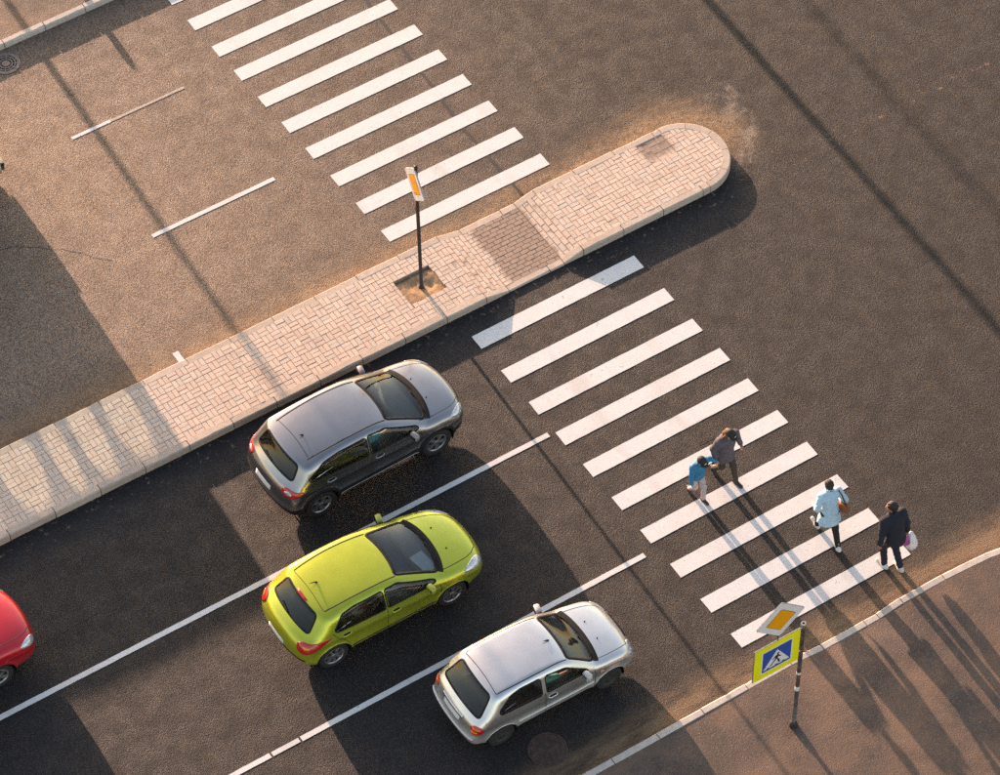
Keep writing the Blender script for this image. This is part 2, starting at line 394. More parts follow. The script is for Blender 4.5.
for q in ((-7.4, 8.6, .4, 14), (-2.6, -6.9, 2.9, 12)):
    ribbon('fine_crack', walk(*q), .011, M['crack_and_line'], .0034, .5)
ribbon('fine_crack', [(-13, 2.9 - 3.5), (-9, -.4), (-8.0, -.15), (-7.2, -.8), (-6.5, -1.9)], .014, M['crack_and_line'], .0034, .5)
ribbon('fine_crack', [(-6.9, -1.9), (-6.6, -3.0), (-6.5, -4.2), (-6.8, -5.6)], .014, M['crack_and_line'], .0034, .5)

# ------------------------------------------------------------------ kerb stones
def kerb_stone(parent, p0, p1, h0, h1, W=.17, m=None, z0=-.05, jag=.004, bev=.022):
    """one kerb stone from p0 to p1 (foot of its road face); the stone lies to the LEFT of p0->p1"""
    p0 = np.array(p0, float); p1 = np.array(p1, float); L = np.linalg.norm(p1 - p0); d = (p1 - p0) / L; nrm = np.array([-d[1], d[0]])
    g = .009; ns = max(2, int(L / .2)); V = []; F = []
    yaw = random.uniform(-.004, .004); dz = random.uniform(-.004, .004)
    for i in range(ns + 1):
        s = g + (L - 2 * g) * i / ns; h = h0 + (h1 - h0) * s / L + dz
        c = p0 + d * s + nrm * (yaw + random.uniform(-.001, .001))
        ch = random.uniform(0, jag) + (random.random() < .12) * random.uniform(.005, .02)
        prof = [(0, z0), (0, h - bev - ch), (bev * .4 + ch, h - bev * .35), (bev + ch, h), (W - .008, h), (W, h - .008), (W, z0)]
        for a, z in prof: V.append((*(c + nrm * a), z))
    k = 7
    for i in range(ns):
        for j in range(k - 1): F.append((i * k + j, (i + 1) * k + j, (i + 1) * k + j + 1, i * k + j + 1))
    F.append(tuple(range(k))); F.append(tuple(reversed(range(ns * k, ns * k + k))))
    return mk('kerb_stone', V, F, m or M['kerb'], parent)

# ------------------------------------------------------------------ traffic island
IS, IN_, KW = 1.99, 3.975, .15; TC = (6.5, (IS + IN_) / 2); TR = (IN_ - IS) / 2
def isl_h(x):
    if x < .95 or x > 3.32: return .18
    if x < 1.5: return .18 - .135 * (x - .95) / .55
    if x < 2.85: return .045
    return .045 + .135 * (x - 2.85) / .47
island = None
_V = []; _F = []; xs_ = [-30, .95, 1.5, 2.85, 3.32, TC[0]]
_V = [(x, IS + .05, isl_h(x) - .014) for x in xs_] + [(x, IN_ - .05, isl_h(x) - .014) for x in xs_]
_F = [(i, i + 1, 7 + i, 6 + i) for i in range(5)]
_b = len(_V); _a = [(TC[0] + (TR - .05) * math.cos(t), TC[1] + (TR - .05) * math.sin(t), .166) for t in np.linspace(-math.pi / 2, math.pi / 2, 25)]
_V += _a; _F.append(tuple(range(_b, _b + 25)))
PIT = (-.44, .41, 2.68, 3.39)
# leave the soil pit open: split the first bed quad round it
_F = _F[1:]
def _q(x0, x1, y0, y1):
    b = len(_V); _V.extend([(x0, y0, .166), (x1, y0, .166), (x1, y1, .166), (x0, y1, .166)]); _F.append((b, b + 1, b + 2, b + 3))
_q(-30, PIT[0], IS + .05, IN_ - .05); _q(PIT[1], .95, IS + .05, IN_ - .05); _q(PIT[0], PIT[1], IS + .05, PIT[2]); _q(PIT[0], PIT[1], PIT[3], IN_ - .05)
for x0, y0, x1, y1 in ((PIT[0], PIT[2], PIT[0], PIT[3]), (PIT[1], PIT[3], PIT[1], PIT[2]), (PIT[0], PIT[3], PIT[1], PIT[3]), (PIT[1], PIT[2], PIT[0], PIT[2])):
    b = len(_V); _V.extend([(x0, y0, .166), (x1, y1, .166), (x1, y1, .03), (x0, y0, .03)]); _F.append((b, b + 1, b + 2, b + 3))
island = tag(mk('traffic_island', _V, _F, M['joint']), 'raised paved traffic island with pale kerb between the carriageways', kind='structure')
# soil in the pit
_V = []; _F = []; nx, ny = 16, 14
for i in range(nx + 1):
    for j in range(ny + 1):
        x = PIT[0] + (PIT[1] - PIT[0]) * i / nx; y = PIT[2] + (PIT[3] - PIT[2]) * j / ny
        z = .14 + .014 * math.sin(5 * x + 2) * math.cos(7 * y) + random.uniform(-.008, .008) - .05 * math.exp(-((x - .18) ** 2 + (y - 2.95) ** 2) / .012) - .05 * max(0, (y - 3.28) / .11)
        _V.append((x, y, z))
for i in range(nx):
    for j in range(ny): a = i * (ny + 1) + j; _F.append((a, a + ny + 1, a + ny + 2, a + 1))
mk('soil_pit', _V, _F, M['soil'], island, True)
x = -16.0
while x < TC[0] - .01:                     # straight kerbs, one stone a metre, split at the ramp's corners
    stops = [s for s in (.95, 1.5, 2.85, 3.32, TC[0]) if s > x + .15]; x2 = min(x + 1.0, stops[0]) if stops else x + 1
    kerb_stone(island, (x2, IS), (x, IS), isl_h(x2), isl_h(x)) if False else None
    # south face stone: stone lies north of its face, so run west to east
    kerb_stone(island, (x, IS), (x2, IS), isl_h(x + .001), isl_h(x2 - .001))
    kerb_stone(island, (x2, IN_), (x, IN_), isl_h(x2 - .001), isl_h(x + .001))
    x = x2
_angs = np.linspace(-math.pi / 2, math.pi / 2, 6)
def arc_stone(parent, c, Rr, a0, a1, h, W=.17, n=8, m=None):
    V = []; F = []; g = .005 / Rr; prof = [(0, -.05), (0, h - .022), (.009, h - .008), (.022, h), (W - .008, h), (W, h - .008), (W, -.05)]; k = 7
    for i in range(n + 1):
        a = a0 + g + (a1 - a0 - 2 * g) * i / n
        for q, z in prof: V.append((c[0] + (Rr - q) * math.cos(a), c[1] + (Rr - q) * math.sin(a), z))
    for i in range(n):
        for j in range(k - 1): F.append((i * k + j, (i + 1) * k + j, (i + 1) * k + j + 1, i * k + j + 1))
    F.append(tuple(range(k))); F.append(tuple(reversed(range(n * k, n * k + k))))
    return mk('kerb_stone', V, F, m or M['kerb'], parent)
for i in range(5): arc_stone(island, TC, TR, _angs[i], _angs[i + 1], .18 + random.uniform(-.003, .003))

# pavers
PY0, PY1 = IS + KW + .005, IN_ - KW - .005; MOD = (PY1 - PY0) / 8; GAP = .0075
def inner_poly():
    r = TR - KW - .005
    return [(-30, PY0), (TC[0], PY0)] + [(TC[0] + r * math.cos(t), TC[1] + r * math.sin(t)) for t in np.linspace(-math.pi / 2, math.pi / 2, 21)[1:-1]] + [(TC[0], PY1), (-30, PY1)]
def clip(poly, clipper):
    out = poly
    for i in range(len(clipper)):
        a = clipper[i]; b = clipper[(i + 1) % len(clipper)]; inp = out; out = []
        if not inp: break
        side = lambda p: (b[0] - a[0]) * (p[1] - a[1]) - (b[1] - a[1]) * (p[0] - a[0])
        for j in range(len(inp)):
            p, q = inp[j - 1], inp[j]; sp, sq = side(p), side(q)
            if (sp >= 0) != (sq >= 0):
                t = sp / (sp - sq); out.append((p[0] + (q[0] - p[0]) * t, p[1] + (q[1] - p[1]) * t))
            if sq >= 0: out.append(q)
    return out
def brick_vf(poly, h=.05, bev=.006):
    """paver: top face inset by a small chamfer"""
    n = len(poly); cx = sum(p[0] for p in poly) / n; cy = sum(p[1] for p in poly) / n; V = []
    for k, (sc, z) in enumerate(((0, -h), (0, -bev), (bev, 0))):
        for x_, y_ in poly:
            dx, dy = cx - x_, cy - y_; V.append((x_ + math.copysign(min(sc, abs(dx)), dx), y_ + math.copysign(min(sc, abs(dy)), dy), z))
    F = [tuple(range(2 * n, 3 * n))]
    for k in (0, 1): F += [(k * n + i, k * n + (i + 1) % n, (k + 1) * n + (i + 1) % n, (k + 1) * n + i) for i in range(n)]
    return V, F
bricks = []                                # (poly, x, y, material key, z, tilt, whole?)
IP = inner_poly(); CUT = [p for p in IP]
def add_brick(x0, x1, y0, y1, key):
    x0 += GAP / 2; x1 -= GAP / 2; y0 += GAP / 2; y1 -= GAP / 2
    cx, cy = (x0 + x1) / 2, (y0 + y1) / 2
    if x1 > PIT[0] and x0 < PIT[1] and y1 > PIT[2] and y0 < PIT[3]:      # cut along the edge of the soil pit
        opts = [(x0, min(x1, PIT[0]), y0, y1), (max(x0, PIT[1]), x1, y0, y1), (x0, x1, y0, min(y1, PIT[2])), (x0, x1, max(y0, PIT[3]), y1)]
        o = max(opts, key=lambda q: max(0, q[1] - q[0]) * max(0, q[3] - q[2]))
        if o[1] - o[0] < .015 or o[3] - o[2] < .015: return
        x0, x1, y0, y1 = o; cx, cy = (x0 + x1) / 2, (y0 + y1) / 2
    poly = [(x0, y0), (x1, y0), (x1, y1), (x0, y1)]; whole = x1 < TC[0] + .1
    if not whole:
        poly = clip(poly, IP)
        if len(poly) < 3: return
        ar = abs(sum(poly[i - 1][0] * poly[i][1] - poly[i][0] * poly[i - 1][1] for i in range(len(poly)))) / 2
        if ar < .0012: return
    slope = 0.0
    if .95 < cx < 1.5: slope = -.135 / .55
    elif 2.85 < cx < 3.32: slope = .135 / .47
    bricks.append((poly, cx, cy, key, isl_h(cx), slope, whole))
def weave(xa, xb):
    n = int(round((xb - xa) / MOD)); mx = (xb - xa) / n
    for i in range(n):
        for j in range(8):
            x0 = xa + i * mx; y0 = PY0 + j * MOD; k = 'paver'
            if 5.78 < x0 + .1 < 6.5 and 3.25 < y0 + .1 < 3.8: k = 'paver_sunk'
            if (i + j) % 2 == 0: add_brick(x0, x0 + mx, y0, y0 + MOD / 2, k); add_brick(x0, x0 + mx, y0 + MOD / 2, y0 + MOD, k)
            else: add_brick(x0, x0 + mx / 2, y0, y0 + MOD, k); add_brick(x0 + mx / 2, x0 + mx, y0, y0 + MOD, k)
def rows(xa, xb, along, key):
    bl = MOD; bw = MOD / 2
    if along == 'x':
        for j in range(16):
            x0 = xa - (bl / 2 if j % 2 else 0)
            while x0 < xb - .01:
                a, b = max(x0, xa), min(x0 + bl, xb)
                if b - a > .03: add_brick(a, b, PY0 + j * bw, PY0 + (j + 1) * bw, key(a, j))
                x0 += bl
    else:
        n = int(round((xb - xa) / bw)); w = (xb - xa) / n
        for i in range(n):
            y0 = PY0 - (bl / 2 if i % 2 else 0)
            while y0 < PY1 - .01:
                a, b = max(y0, PY0), min(y0 + bl, PY1)
                if b - a > .03: add_brick(xa + i * w, xa + (i + 1) * w, a, b, key(xa + i * w, i))
                y0 += bl
weave(.95 - MOD * 78, .95); weave(3.32, 3.32 + MOD * 21)
rows(.95, 1.5, 'y', lambda x, i: 'paver')
rows(1.5, 2.85, 'x', lambda x, j: 'paver')
rows(2.85, 3.32, 'y', lambda x, i: 'paver')
camp = Vector((-22.025, -35.942, 53.549))
def in_view(x, y, z=0):
    q = Vector((x, y, z)) - camp; d = q.dot(_f); return abs(q.dot(_r) / d * 3.394) < .49 and abs(q.dot(_u) / d * 3.394) < .38
def jit(b):
    sunk = -.012 if b[3] == 'paver_sunk' else 0
    return (b[4] + random.uniform(-.003, .002) + sunk)
near = sorted([i for i, b in enumerate(bricks) if in_view(b[1], b[2], .18) and b[6] and b[3] == 'paver' and b[5] == 0 and b[1] < .95], key=lambda i: (Vector((bricks[i][1], bricks[i][2], 0)) - camp).length)[:290]
single = set(near); proto = {}
rest = {}
for i, b in enumerate(bricks):
    poly, cx, cy, key, z, sl, whole = b
    rot = (random.uniform(-.012, .012), -math.atan(sl) + random.uniform(-.012, .012), random.uniform(-.01, .01))
    loc = [(p[0] - cx, p[1] - cy) for p in poly]
    if i in single:
        k = (round(loc[1][0] - loc[0][0], 3), round(loc[2][1] - loc[1][1], 3))
        if k not in proto: proto[k] = mesh_of('paver', *brick_vf(loc), M['paver'])
        link('paver', proto[k], island, (cx, cy, jit(b)), rot)
    else:
        V, F = brick_vf(loc); mt = Matrix.Translation((cx, cy, jit(b))) @ Matrix.Rotation(rot[2], 4, 'Z') @ Matrix.Rotation(rot[1], 4, 'Y') @ Matrix.Rotation(rot[0], 4, 'X')
        V = [tuple(mt @ Vector(v)) for v in V]; rest.setdefault(key, []).append((V, F))
for key, parts in rest.items():
    tag(mk({'paver': 'paving', 'paver_sunk': 'sunken_paving'}[key], *join_vf(parts), M[key], island), kind='stuff')

# ------------------------------------------------------------------ footways
SK = -8.52; ARC0 = 4.6; AR = 9.0
def sk_h(x):
    if x < 1.15 or x > 3.6: return .10
    if x < 1.75: return .10 - .085 * (x - 1.15) / .6
    if x < 3.05: return .015
    return .015 + .085 * (x - 3.05) / .55
def sk_pt(s, d):
    if s <= ARC0: return (s, SK - d)
    a = (s - ARC0) / AR; return (ARC0 + (AR - d) * math.sin(a), SK - AR + (AR - d) * math.cos(a))
_V = []; _F = []; ss = list(np.arange(-40, -4, 4.0)) + list(np.arange(-4, 14.2, .1)); dd = [.155, .3, .5, .8, 1.2, 1.8, 2.6, 3.6, 5, 7, 8.9]
for s in ss:
    for d in dd:
        k = min(1, max(0, (d - .15) / 1.3)); z = sk_h(s) * (1 - k) + .1 * k - .004 + .004 * math.sin(s * 1.3 + d * 2.1)
        _V.append((*sk_pt(s, d), z))
_n = len(dd)
for i in range(len(ss) - 1):
    for j in range(_n - 1): a = i * _n + j; _F.append((a, a + 1, a + _n + 1, a + _n))
footway = tag(mk('sidewalk', _V, _F, M['footway'], smooth=True), 'brown asphalt sidewalk on the near side of the street', kind='structure')
s = -16.0
while s < 13:
    stops = [q for q in (1.15, 1.75, 3.05, 3.6, ARC0) if q > s + .12]; s2 = min(s + 1.0, stops[0]) if stops else s + 1.0
    # footway lies south of the face: run east to west so the stone lies to the left
    kerb_stone(footway, sk_pt(s2, 0), sk_pt(s, 0), sk_h(s2 - .001), sk_h(s + .001), .15, M['kerb_grey'], jag=.012)
    s = s2
NK = 13.86
far = tag(mk('far_sidewalk', [(-60, NK + .145, .14), (30, NK + .145, .14), (30, NK + 12, .16), (-60, NK + 12, .16)], [(0, 1, 2, 3)], M['footway']), 'asphalt sidewalk at the far corner of the street', kind='structure')
for i in range(22): kerb_stone(far, (-14 + i, NK), (-13 + i, NK), .145, .145, .15, M['kerb_grey'], jag=.016)
# ------------------------------------------------------------------ manholes
def disk_ring(r0, r1, a0, a1, z0, z1, n=6):
    V = []; F = []
    for i in range(n + 1):
        a = a0 + (a1 - a0) * i / n
        for r, z in ((r0, z0), (r0, z1), (r1, z1), (r1, z0)): V.append((r * math.cos(a), r * math.sin(a), z))
    for i in range(n):
        for j in range(4): F.append((i * 4 + j, i * 4 + (j + 1) % 4, (i + 1) * 4 + (j + 1) % 4, (i + 1) * 4 + j))
    F += [(0, 1, 2, 3), tuple(n * 4 + q for q in (3, 2, 1, 0))]
    return V, F
mh = tag(empty('manhole_cover', (-3.84, -7.69, 0)), 'rusty round manhole cover in the lane beside the silver car', 'manhole cover')
mk('frame', *disk_ring(.335, .375, 0, 2 * math.pi, -.01, .008, 40), M['iron_rust'], mh)
mk('lid', *lathe_vf([(0, .007), (.33, .007), (.333, -.01)], 40, 'Z'), M['iron_rust'], mh)
_p = [disk_ring(r, r + .03, a + .05, a + math.pi / n_ * 1.2, .005, .013, 4) for r, n_ in ((.07, 3), (.15, 5), (.23, 8)) for a in np.arange(0, 2 * math.pi - .01, 2 * math.pi / n_)]
M['iron_worn'] = mat('worn_rusty_iron', (.085, .055, .045), .6, .4, var=.3, vscale=12)
mk('raised_pattern', *join_vf(_p), M['iron_worn'], mh)
dg = tag(empty('drain_cover', (-4.2, 13.44, 0)), 'round slotted drain cover in the gutter of the far sidewalk', 'drain cover')
mk('well', *lathe_vf([(0, .004), (.3, .004)], 40, 'Z'), M['hole'], dg)
mk('frame', *disk_ring(.27, .315, 0, 2 * math.pi, -.01, .012, 40), M['iron'], dg)
_p = [disk_ring(0, .09, 0, 2 * math.pi, .002, .011, 20)] + [disk_ring(r, r + .028, 0, 2 * math.pi, .002, .012, 36) for r in (.125, .19, .245)]
for k in range(12):
    a = 2 * math.pi * k / 12; _p.append(disk_ring(.08, .28, a - .035, a + .035, .002, .0115, 1))
mk('grate', *join_vf(_p), M['iron'], dg)

# ------------------------------------------------------------------ sign posts
M['post'] = mat('dark_post_paint', (.035, .028, .026), .55, .2, var=.35, vscale=12)
M['post_grey'] = mat('weathered_grey_post', (.13, .115, .11), .5, .4, var=.5, vscale=9)
M['galv'] = mat('galvanised_steel', (.42, .4, .38), .45, .7, var=.2, vscale=20)
M['sign_white'] = mat('sign_white', (.78, .76, .76), .35, var=.04)
M['sign_amber'] = mat('sign_amber', (.95, .38, .002), .35, var=.05)
M['sign_yellow'] = mat('sign_fluorescent_yellow', (.92, .87, .01), .4, var=.05)
M['sign_blue'] = mat('sign_blue', (.008, .075, .36), .35, var=.08)
M['sign_black'] = mat('sign_black', (.012, .012, .014), .4, var=.1)
M['tape'] = mat('white_tape', (.75, .72, .7), .5)
def flat_vf(poly, y0, y1):
    """polygon in (x,z) extruded in y"""
    n = len(poly); V = [(x, y0, z) for x, z in poly] + [(x, y1, z) for x, z in poly]
    return V, [tuple(range(n)), tuple(reversed(range(n, 2 * n)))] + [(i, (i + 1) % n, n + (i + 1) % n, n + i) for i in range(n)]
def rounded(poly, r=.12, it=2):
    P = []; n = len(poly)
    for i in range(n):
        a = np.array(poly[i - 1], float); b = np.array(poly[i], float); c = np.array(poly[(i + 1) % n], float)
        u = (a - b) / np.linalg.norm(a - b); w = (c - b) / np.linalg.norm(c - b)
        for t in np.linspace(0, 1, 5):
            p = (1 - t) ** 2 * (b + u * r) + 2 * t * (1 - t) * b + t ** 2 * (b + w * r); P.append(tuple(p))
    return P
def priority_sign(parent, c, rz, size, two_sided=False):
    """white diamond with amber centre; plate faces local -Y"""
    d = size; dia = lambda s: [(0, -s), (s, 0), (0, s), (-s, 0)]
    pl = mk('sign_plate', *flat_vf(rounded(dia(d), .05), -.012, .012), M['galv'], parent, loc=c, rot=(0, 0, rz))
    for s in ((-1, 1) if two_sided else (-1,)):
        mk('white_border', *flat_vf(rounded(dia(d * .985), .05), s * .0125, s * .0145), M['sign_white'], pl)
        mk('amber_field', *flat_vf(rounded(dia(d * .60), .035), s * .0145, s * .0165), M['sign_amber'], pl)
        mk('black_line', *flat_vf(rounded(dia(d * .625), .035), s * .0144, s * .0154), M['sign_black'], pl)
    return pl
# on the island, plate seen almost edge-on
ip = tag(empty('sign_post', (.0, 3.0, .1)), 'dark thin post with an amber and white diamond sign on the island', 'sign post')
mk('pole', *tube_vf([(0, 0, -.1), (0, 0, 3.72)], .038, 14), M['post'], ip, True)
mk('pole_cap', *lathe_vf([(0, 3.745), (.03, 3.74), (.041, 3.72), (.041, 3.69)], 14, 'Z'), M['post'], ip, True)
mk('base_collar', *lathe_vf([(.038, .09), (.055, .06), (.07, .0), (.08, -.05)], 14, 'Z'), M['post'], ip, True)
psn = priority_sign(ip, (-.02, .02, 3.2), R_(-98 + 180), .49, True)
for z in (-.16, .16): mk('clamp', *tube_vf([(-.06, .018, z), (-.06, .06, z)], .014, 6), M['galv'], psn)
# on the near sidewalk
sp = tag(empty('crossing_sign_post', (.24, -9.77, .09)), 'grey post with yellow crossing sign and diamond sign on the near sidewalk', 'sign post')
mk('pole', *tube_vf([(0, 0, -.15), (0, 0, .9), (0, 0, 3.33)], .042, 14), M['post_grey'], sp, True)
mk('pole_cap', *disk_ring(.022, .05, 0, 2 * math.pi, 3.3, 3.37, 16), M['galv'], sp)
mk('base_collar', *lathe_vf([(.042, .14), (.07, .1), (.085, .0), (.1, -.05)], 14, 'Z'), M['post'], sp, True)
for z in (1.22, 1.75): mk('tape_band', *lathe_vf([(.0435, z), (.0445, z + .01), (.0445, z + (.06 if z != 1.22 else .12)), (.0435, z + (.07 if z != 1.22 else .13))], 14, 'Z'), M['tape'], sp, True)
panel = mk('crossing_panel', *flat_vf(rounded([(-.49, -.49), (.49, -.49), (.49, .49), (-.49, .49)], .03), -.012, .012), M['sign_yellow'], sp, loc=(-.60, -.05, 2.88), rot=(0, 0, R_(-.5)))
mk('panel_edge', *flat_vf(rounded([(-.5, -.5), (.5, -.5), (.5, .5), (-.5, .5)], .03), -.008, .016), M['galv'], panel)
mk('white_square', *flat_vf(rounded([(-.335, -.335), (.335, -.335), (.335, .335), (-.335, .335)], .02), -.0145, -.012), M['sign_white'], panel)
mk('blue_square', *flat_vf(rounded([(-.31, -.31), (.31, -.31), (.31, .31), (-.31, .31)], .02), -.0165, -.0145), M['sign_blue'], panel)
mk('white_triangle', *flat_vf([(-.285, -.25), (.285, -.25), (0, .235)], -.0185, -.0165), M['sign_white'], panel)
_w = [[(-.005, .10), (.03, .125), (.055, .095), (.03, .065), (0, .07)],                      # head
      [(-.04, .05), (.03, .06), (.05, .03), (.02, -.06), (-.035, -.06)],                     # torso
      [(-.035, -.05), (.0, -.06), (-.055, -.13), (-.12, -.21), (-.155, -.205), (-.085, -.12)],   # rear leg
      [(-.005, -.05), (.022, -.06), (.06, -.12), (.085, -.205), (.045, -.21), (.02, -.125)],     # front leg
      [(.035, .05), (.05, .02), (.10, -.03), (.085, -.045), (.03, .0)], [(-.04, .045), (-.03, .01), (-.085, -.05), (-.1, -.035)]]
for pg in _w: mk('walking_figure', *flat_vf(pg, -.0205, -.0185), M['sign_black'], panel)
for x0 in (-.21, -.03, .12): mk('stripe_mark', *flat_vf([(x0, -.245), (x0 + .06, -.245), (x0 + .045, -.222), (x0 + .01, -.222)], -.0204, -.0185), M['sign_black'], panel)
priority_sign(sp, (-.58, -.05, 4.02), R_(-2), .515)
mk('bracket', *join_vf([tube_vf([(0, -.03, 3.28), (-1.05, -.03, 3.27)], .018, 8), tube_vf([(0, -.03, 2.55), (-1.05, -.03, 2.55)], .015, 8), tube_vf([(-.60, -.028, 2.4), (-.58, -.028, 4.3)], .016, 8)]), M['post_grey'], sp)

# ------------------------------------------------------------------ street furniture beyond the frame, north side of the street
M['lamp_paint'] = mat('lamp_post_paint', (.12, .12, .12), .5, .3)
def lamp_post(x, y, h, r, label):
    e = tag(empty('lamp_post', (x, y, .15)), label, 'lamp post', 'lamp posts along the far sidewalk')
    mk('pole', *tube_vf([(0, 0, -.1), (0, 0, 1.2), (0, 0, 1.25), (0, 0, h)], [r * 1.5, r * 1.5, r, r * .75], 14), M['lamp_paint'], e, True)
    mk('arm', *tube_vf([(0, 0, h - .05), (0, -.5, h + .35), (0, -1.6, h + .6)], r * .5, 10), M['lamp_paint'], e, True)
    bm_obj('lamp_head', rbox(.26, .7, .12, .04, 2, (0, -1.9, h + .6)), M['lamp_paint'], e)
    return e
lamp_post(-3.0, 25.0, 9, .085, 'lamp post whose shadow crosses the island west of the sign post')
lamp_post(10.1, 19.0, 9, .11, 'lamp post whose shadow crosses the open junction right of the island tip')
lamp_post(12.8, 44.0, 9, .085, 'farthest lamp post with a faint shadow at the right edge')
bo = tag(empty('bollard', (-1.76, 16.3, .15)), 'short bollard whose shadow tip shows near the far kerb', 'bollard')
mk('bollard_body', *lathe_vf([(0, .62), (.06, .6), (.08, .55), (.08, 0)], 14, 'Z'), M['lamp_paint'], bo, True)
# ------------------------------------------------------------------ cars
def car_paint(name, col, metal=.55, rough=.32, flake=.06):
    t = NT(name); tc = t.n('ShaderNodeTexCoord').outputs['Object']
    n1 = t.noise(tc, 2.2, 4, .6); n2 = t.noise(tc, 30, 3, .7); sep = t.n('ShaderNodeSeparateXYZ', {0: tc})
    dirt = t.math('MULTIPLY', t.rng(sep.outputs[2], .75, .25), t.rng(n1, .25, .75, .25, .9)); dirt = t.math('ADD', dirt, t.rng(n2, .3, .9, 0, .03))
    c = t.mix(t.rng(n1, .3, .7), [x * (1 - flake) for x in col], [min(1, x * (1 + flake)) for x in col])
    c = t.mix(t.math('MULTIPLY', dirt, .55), c, (.16, .125, .1))
    t.P(Base_Color=c, Metallic=t.rng(dirt, 0, 1, metal, .05, False), Roughness=t.rng(dirt, 0, 1, rough, .75, False))
    t.b.inputs['Coat Weight'].default_value = .8; t.b.inputs['Coat Roughness'].default_value = .08
    return t.m
def glass_material(name, tint, refl=.055):
    t = NT(name); tr = t.n('ShaderNodeBsdfTransparent', {0: tint}); gl = t.n('ShaderNodeBsdfGlossy', {0: (1, 1, 1), 'Roughness': .03})
    lw = t.n('ShaderNodeFresnel', {'IOR': 1.45}); fac = t.math('MULTIPLY', lw.outputs[0], refl / .055, True)
    mx = t.n('ShaderNodeMixShader'); t.set(mx.inputs[0], fac); t.set(mx.inputs[1], tr.outputs[0]); t.set(mx.inputs[2], gl.outputs[0])
    t.t.links.new(mx.outputs[0], t.out.inputs[0]); return t.m
M['glass'] = glass_material('car_glass', (.84, .92, .88, 1), .075); M['glass_dark'] = glass_material('tinted_car_glass', (.5, .53, .53, 1), .07)
M['rubber'] = mat('tyre_rubber', (.02, .019, .018), .85, var=.3, vscale=15)
M['trim'] = mat('black_plastic_trim', (.02, .019, .019), .7, var=.3, vscale=12, spec=.15)
M['gap'] = mat('panel_gap', (.012, .011, .01), .8)
M['alloy'] = mat('alloy_wheel', (.42, .4, .39), .35, .8, var=.25, vscale=12)
M['steel_dark'] = mat('dark_wheel_steel', (.06, .055, .05), .6, .4, var=.3, vscale=12)
M['cabin'] = mat('cabin_trim', (.10, .103, .105), .8, var=.2, vscale=8)
M['seat'] = mat('seat_cloth', (.24, .23, .22), .9, var=.25, vscale=14)
M['tail_red'] = mat('red_lamp_lens', (.55, .012, .008), .15, var=.15, vscale=16, coat=1)
M['tail_orange'] = mat('amber_lamp_lens', (.85, .22, .01), .15, var=.1, coat=1)
M['head_clear'] = mat('clear_lamp_lens', (.62, .63, .65), .12, .5, var=.3, vscale=25, coat=1)
M['plate'] = mat('number_plate', (.7, .7, .7), .4, var=.05)
M['mirror_glass'] = mat('mirror_glass', (.7, .72, .75), .05, 1.0, var=.02)
M['paper'] = mat('dash_paper', (.6, .62, .66), .6, var=.1)

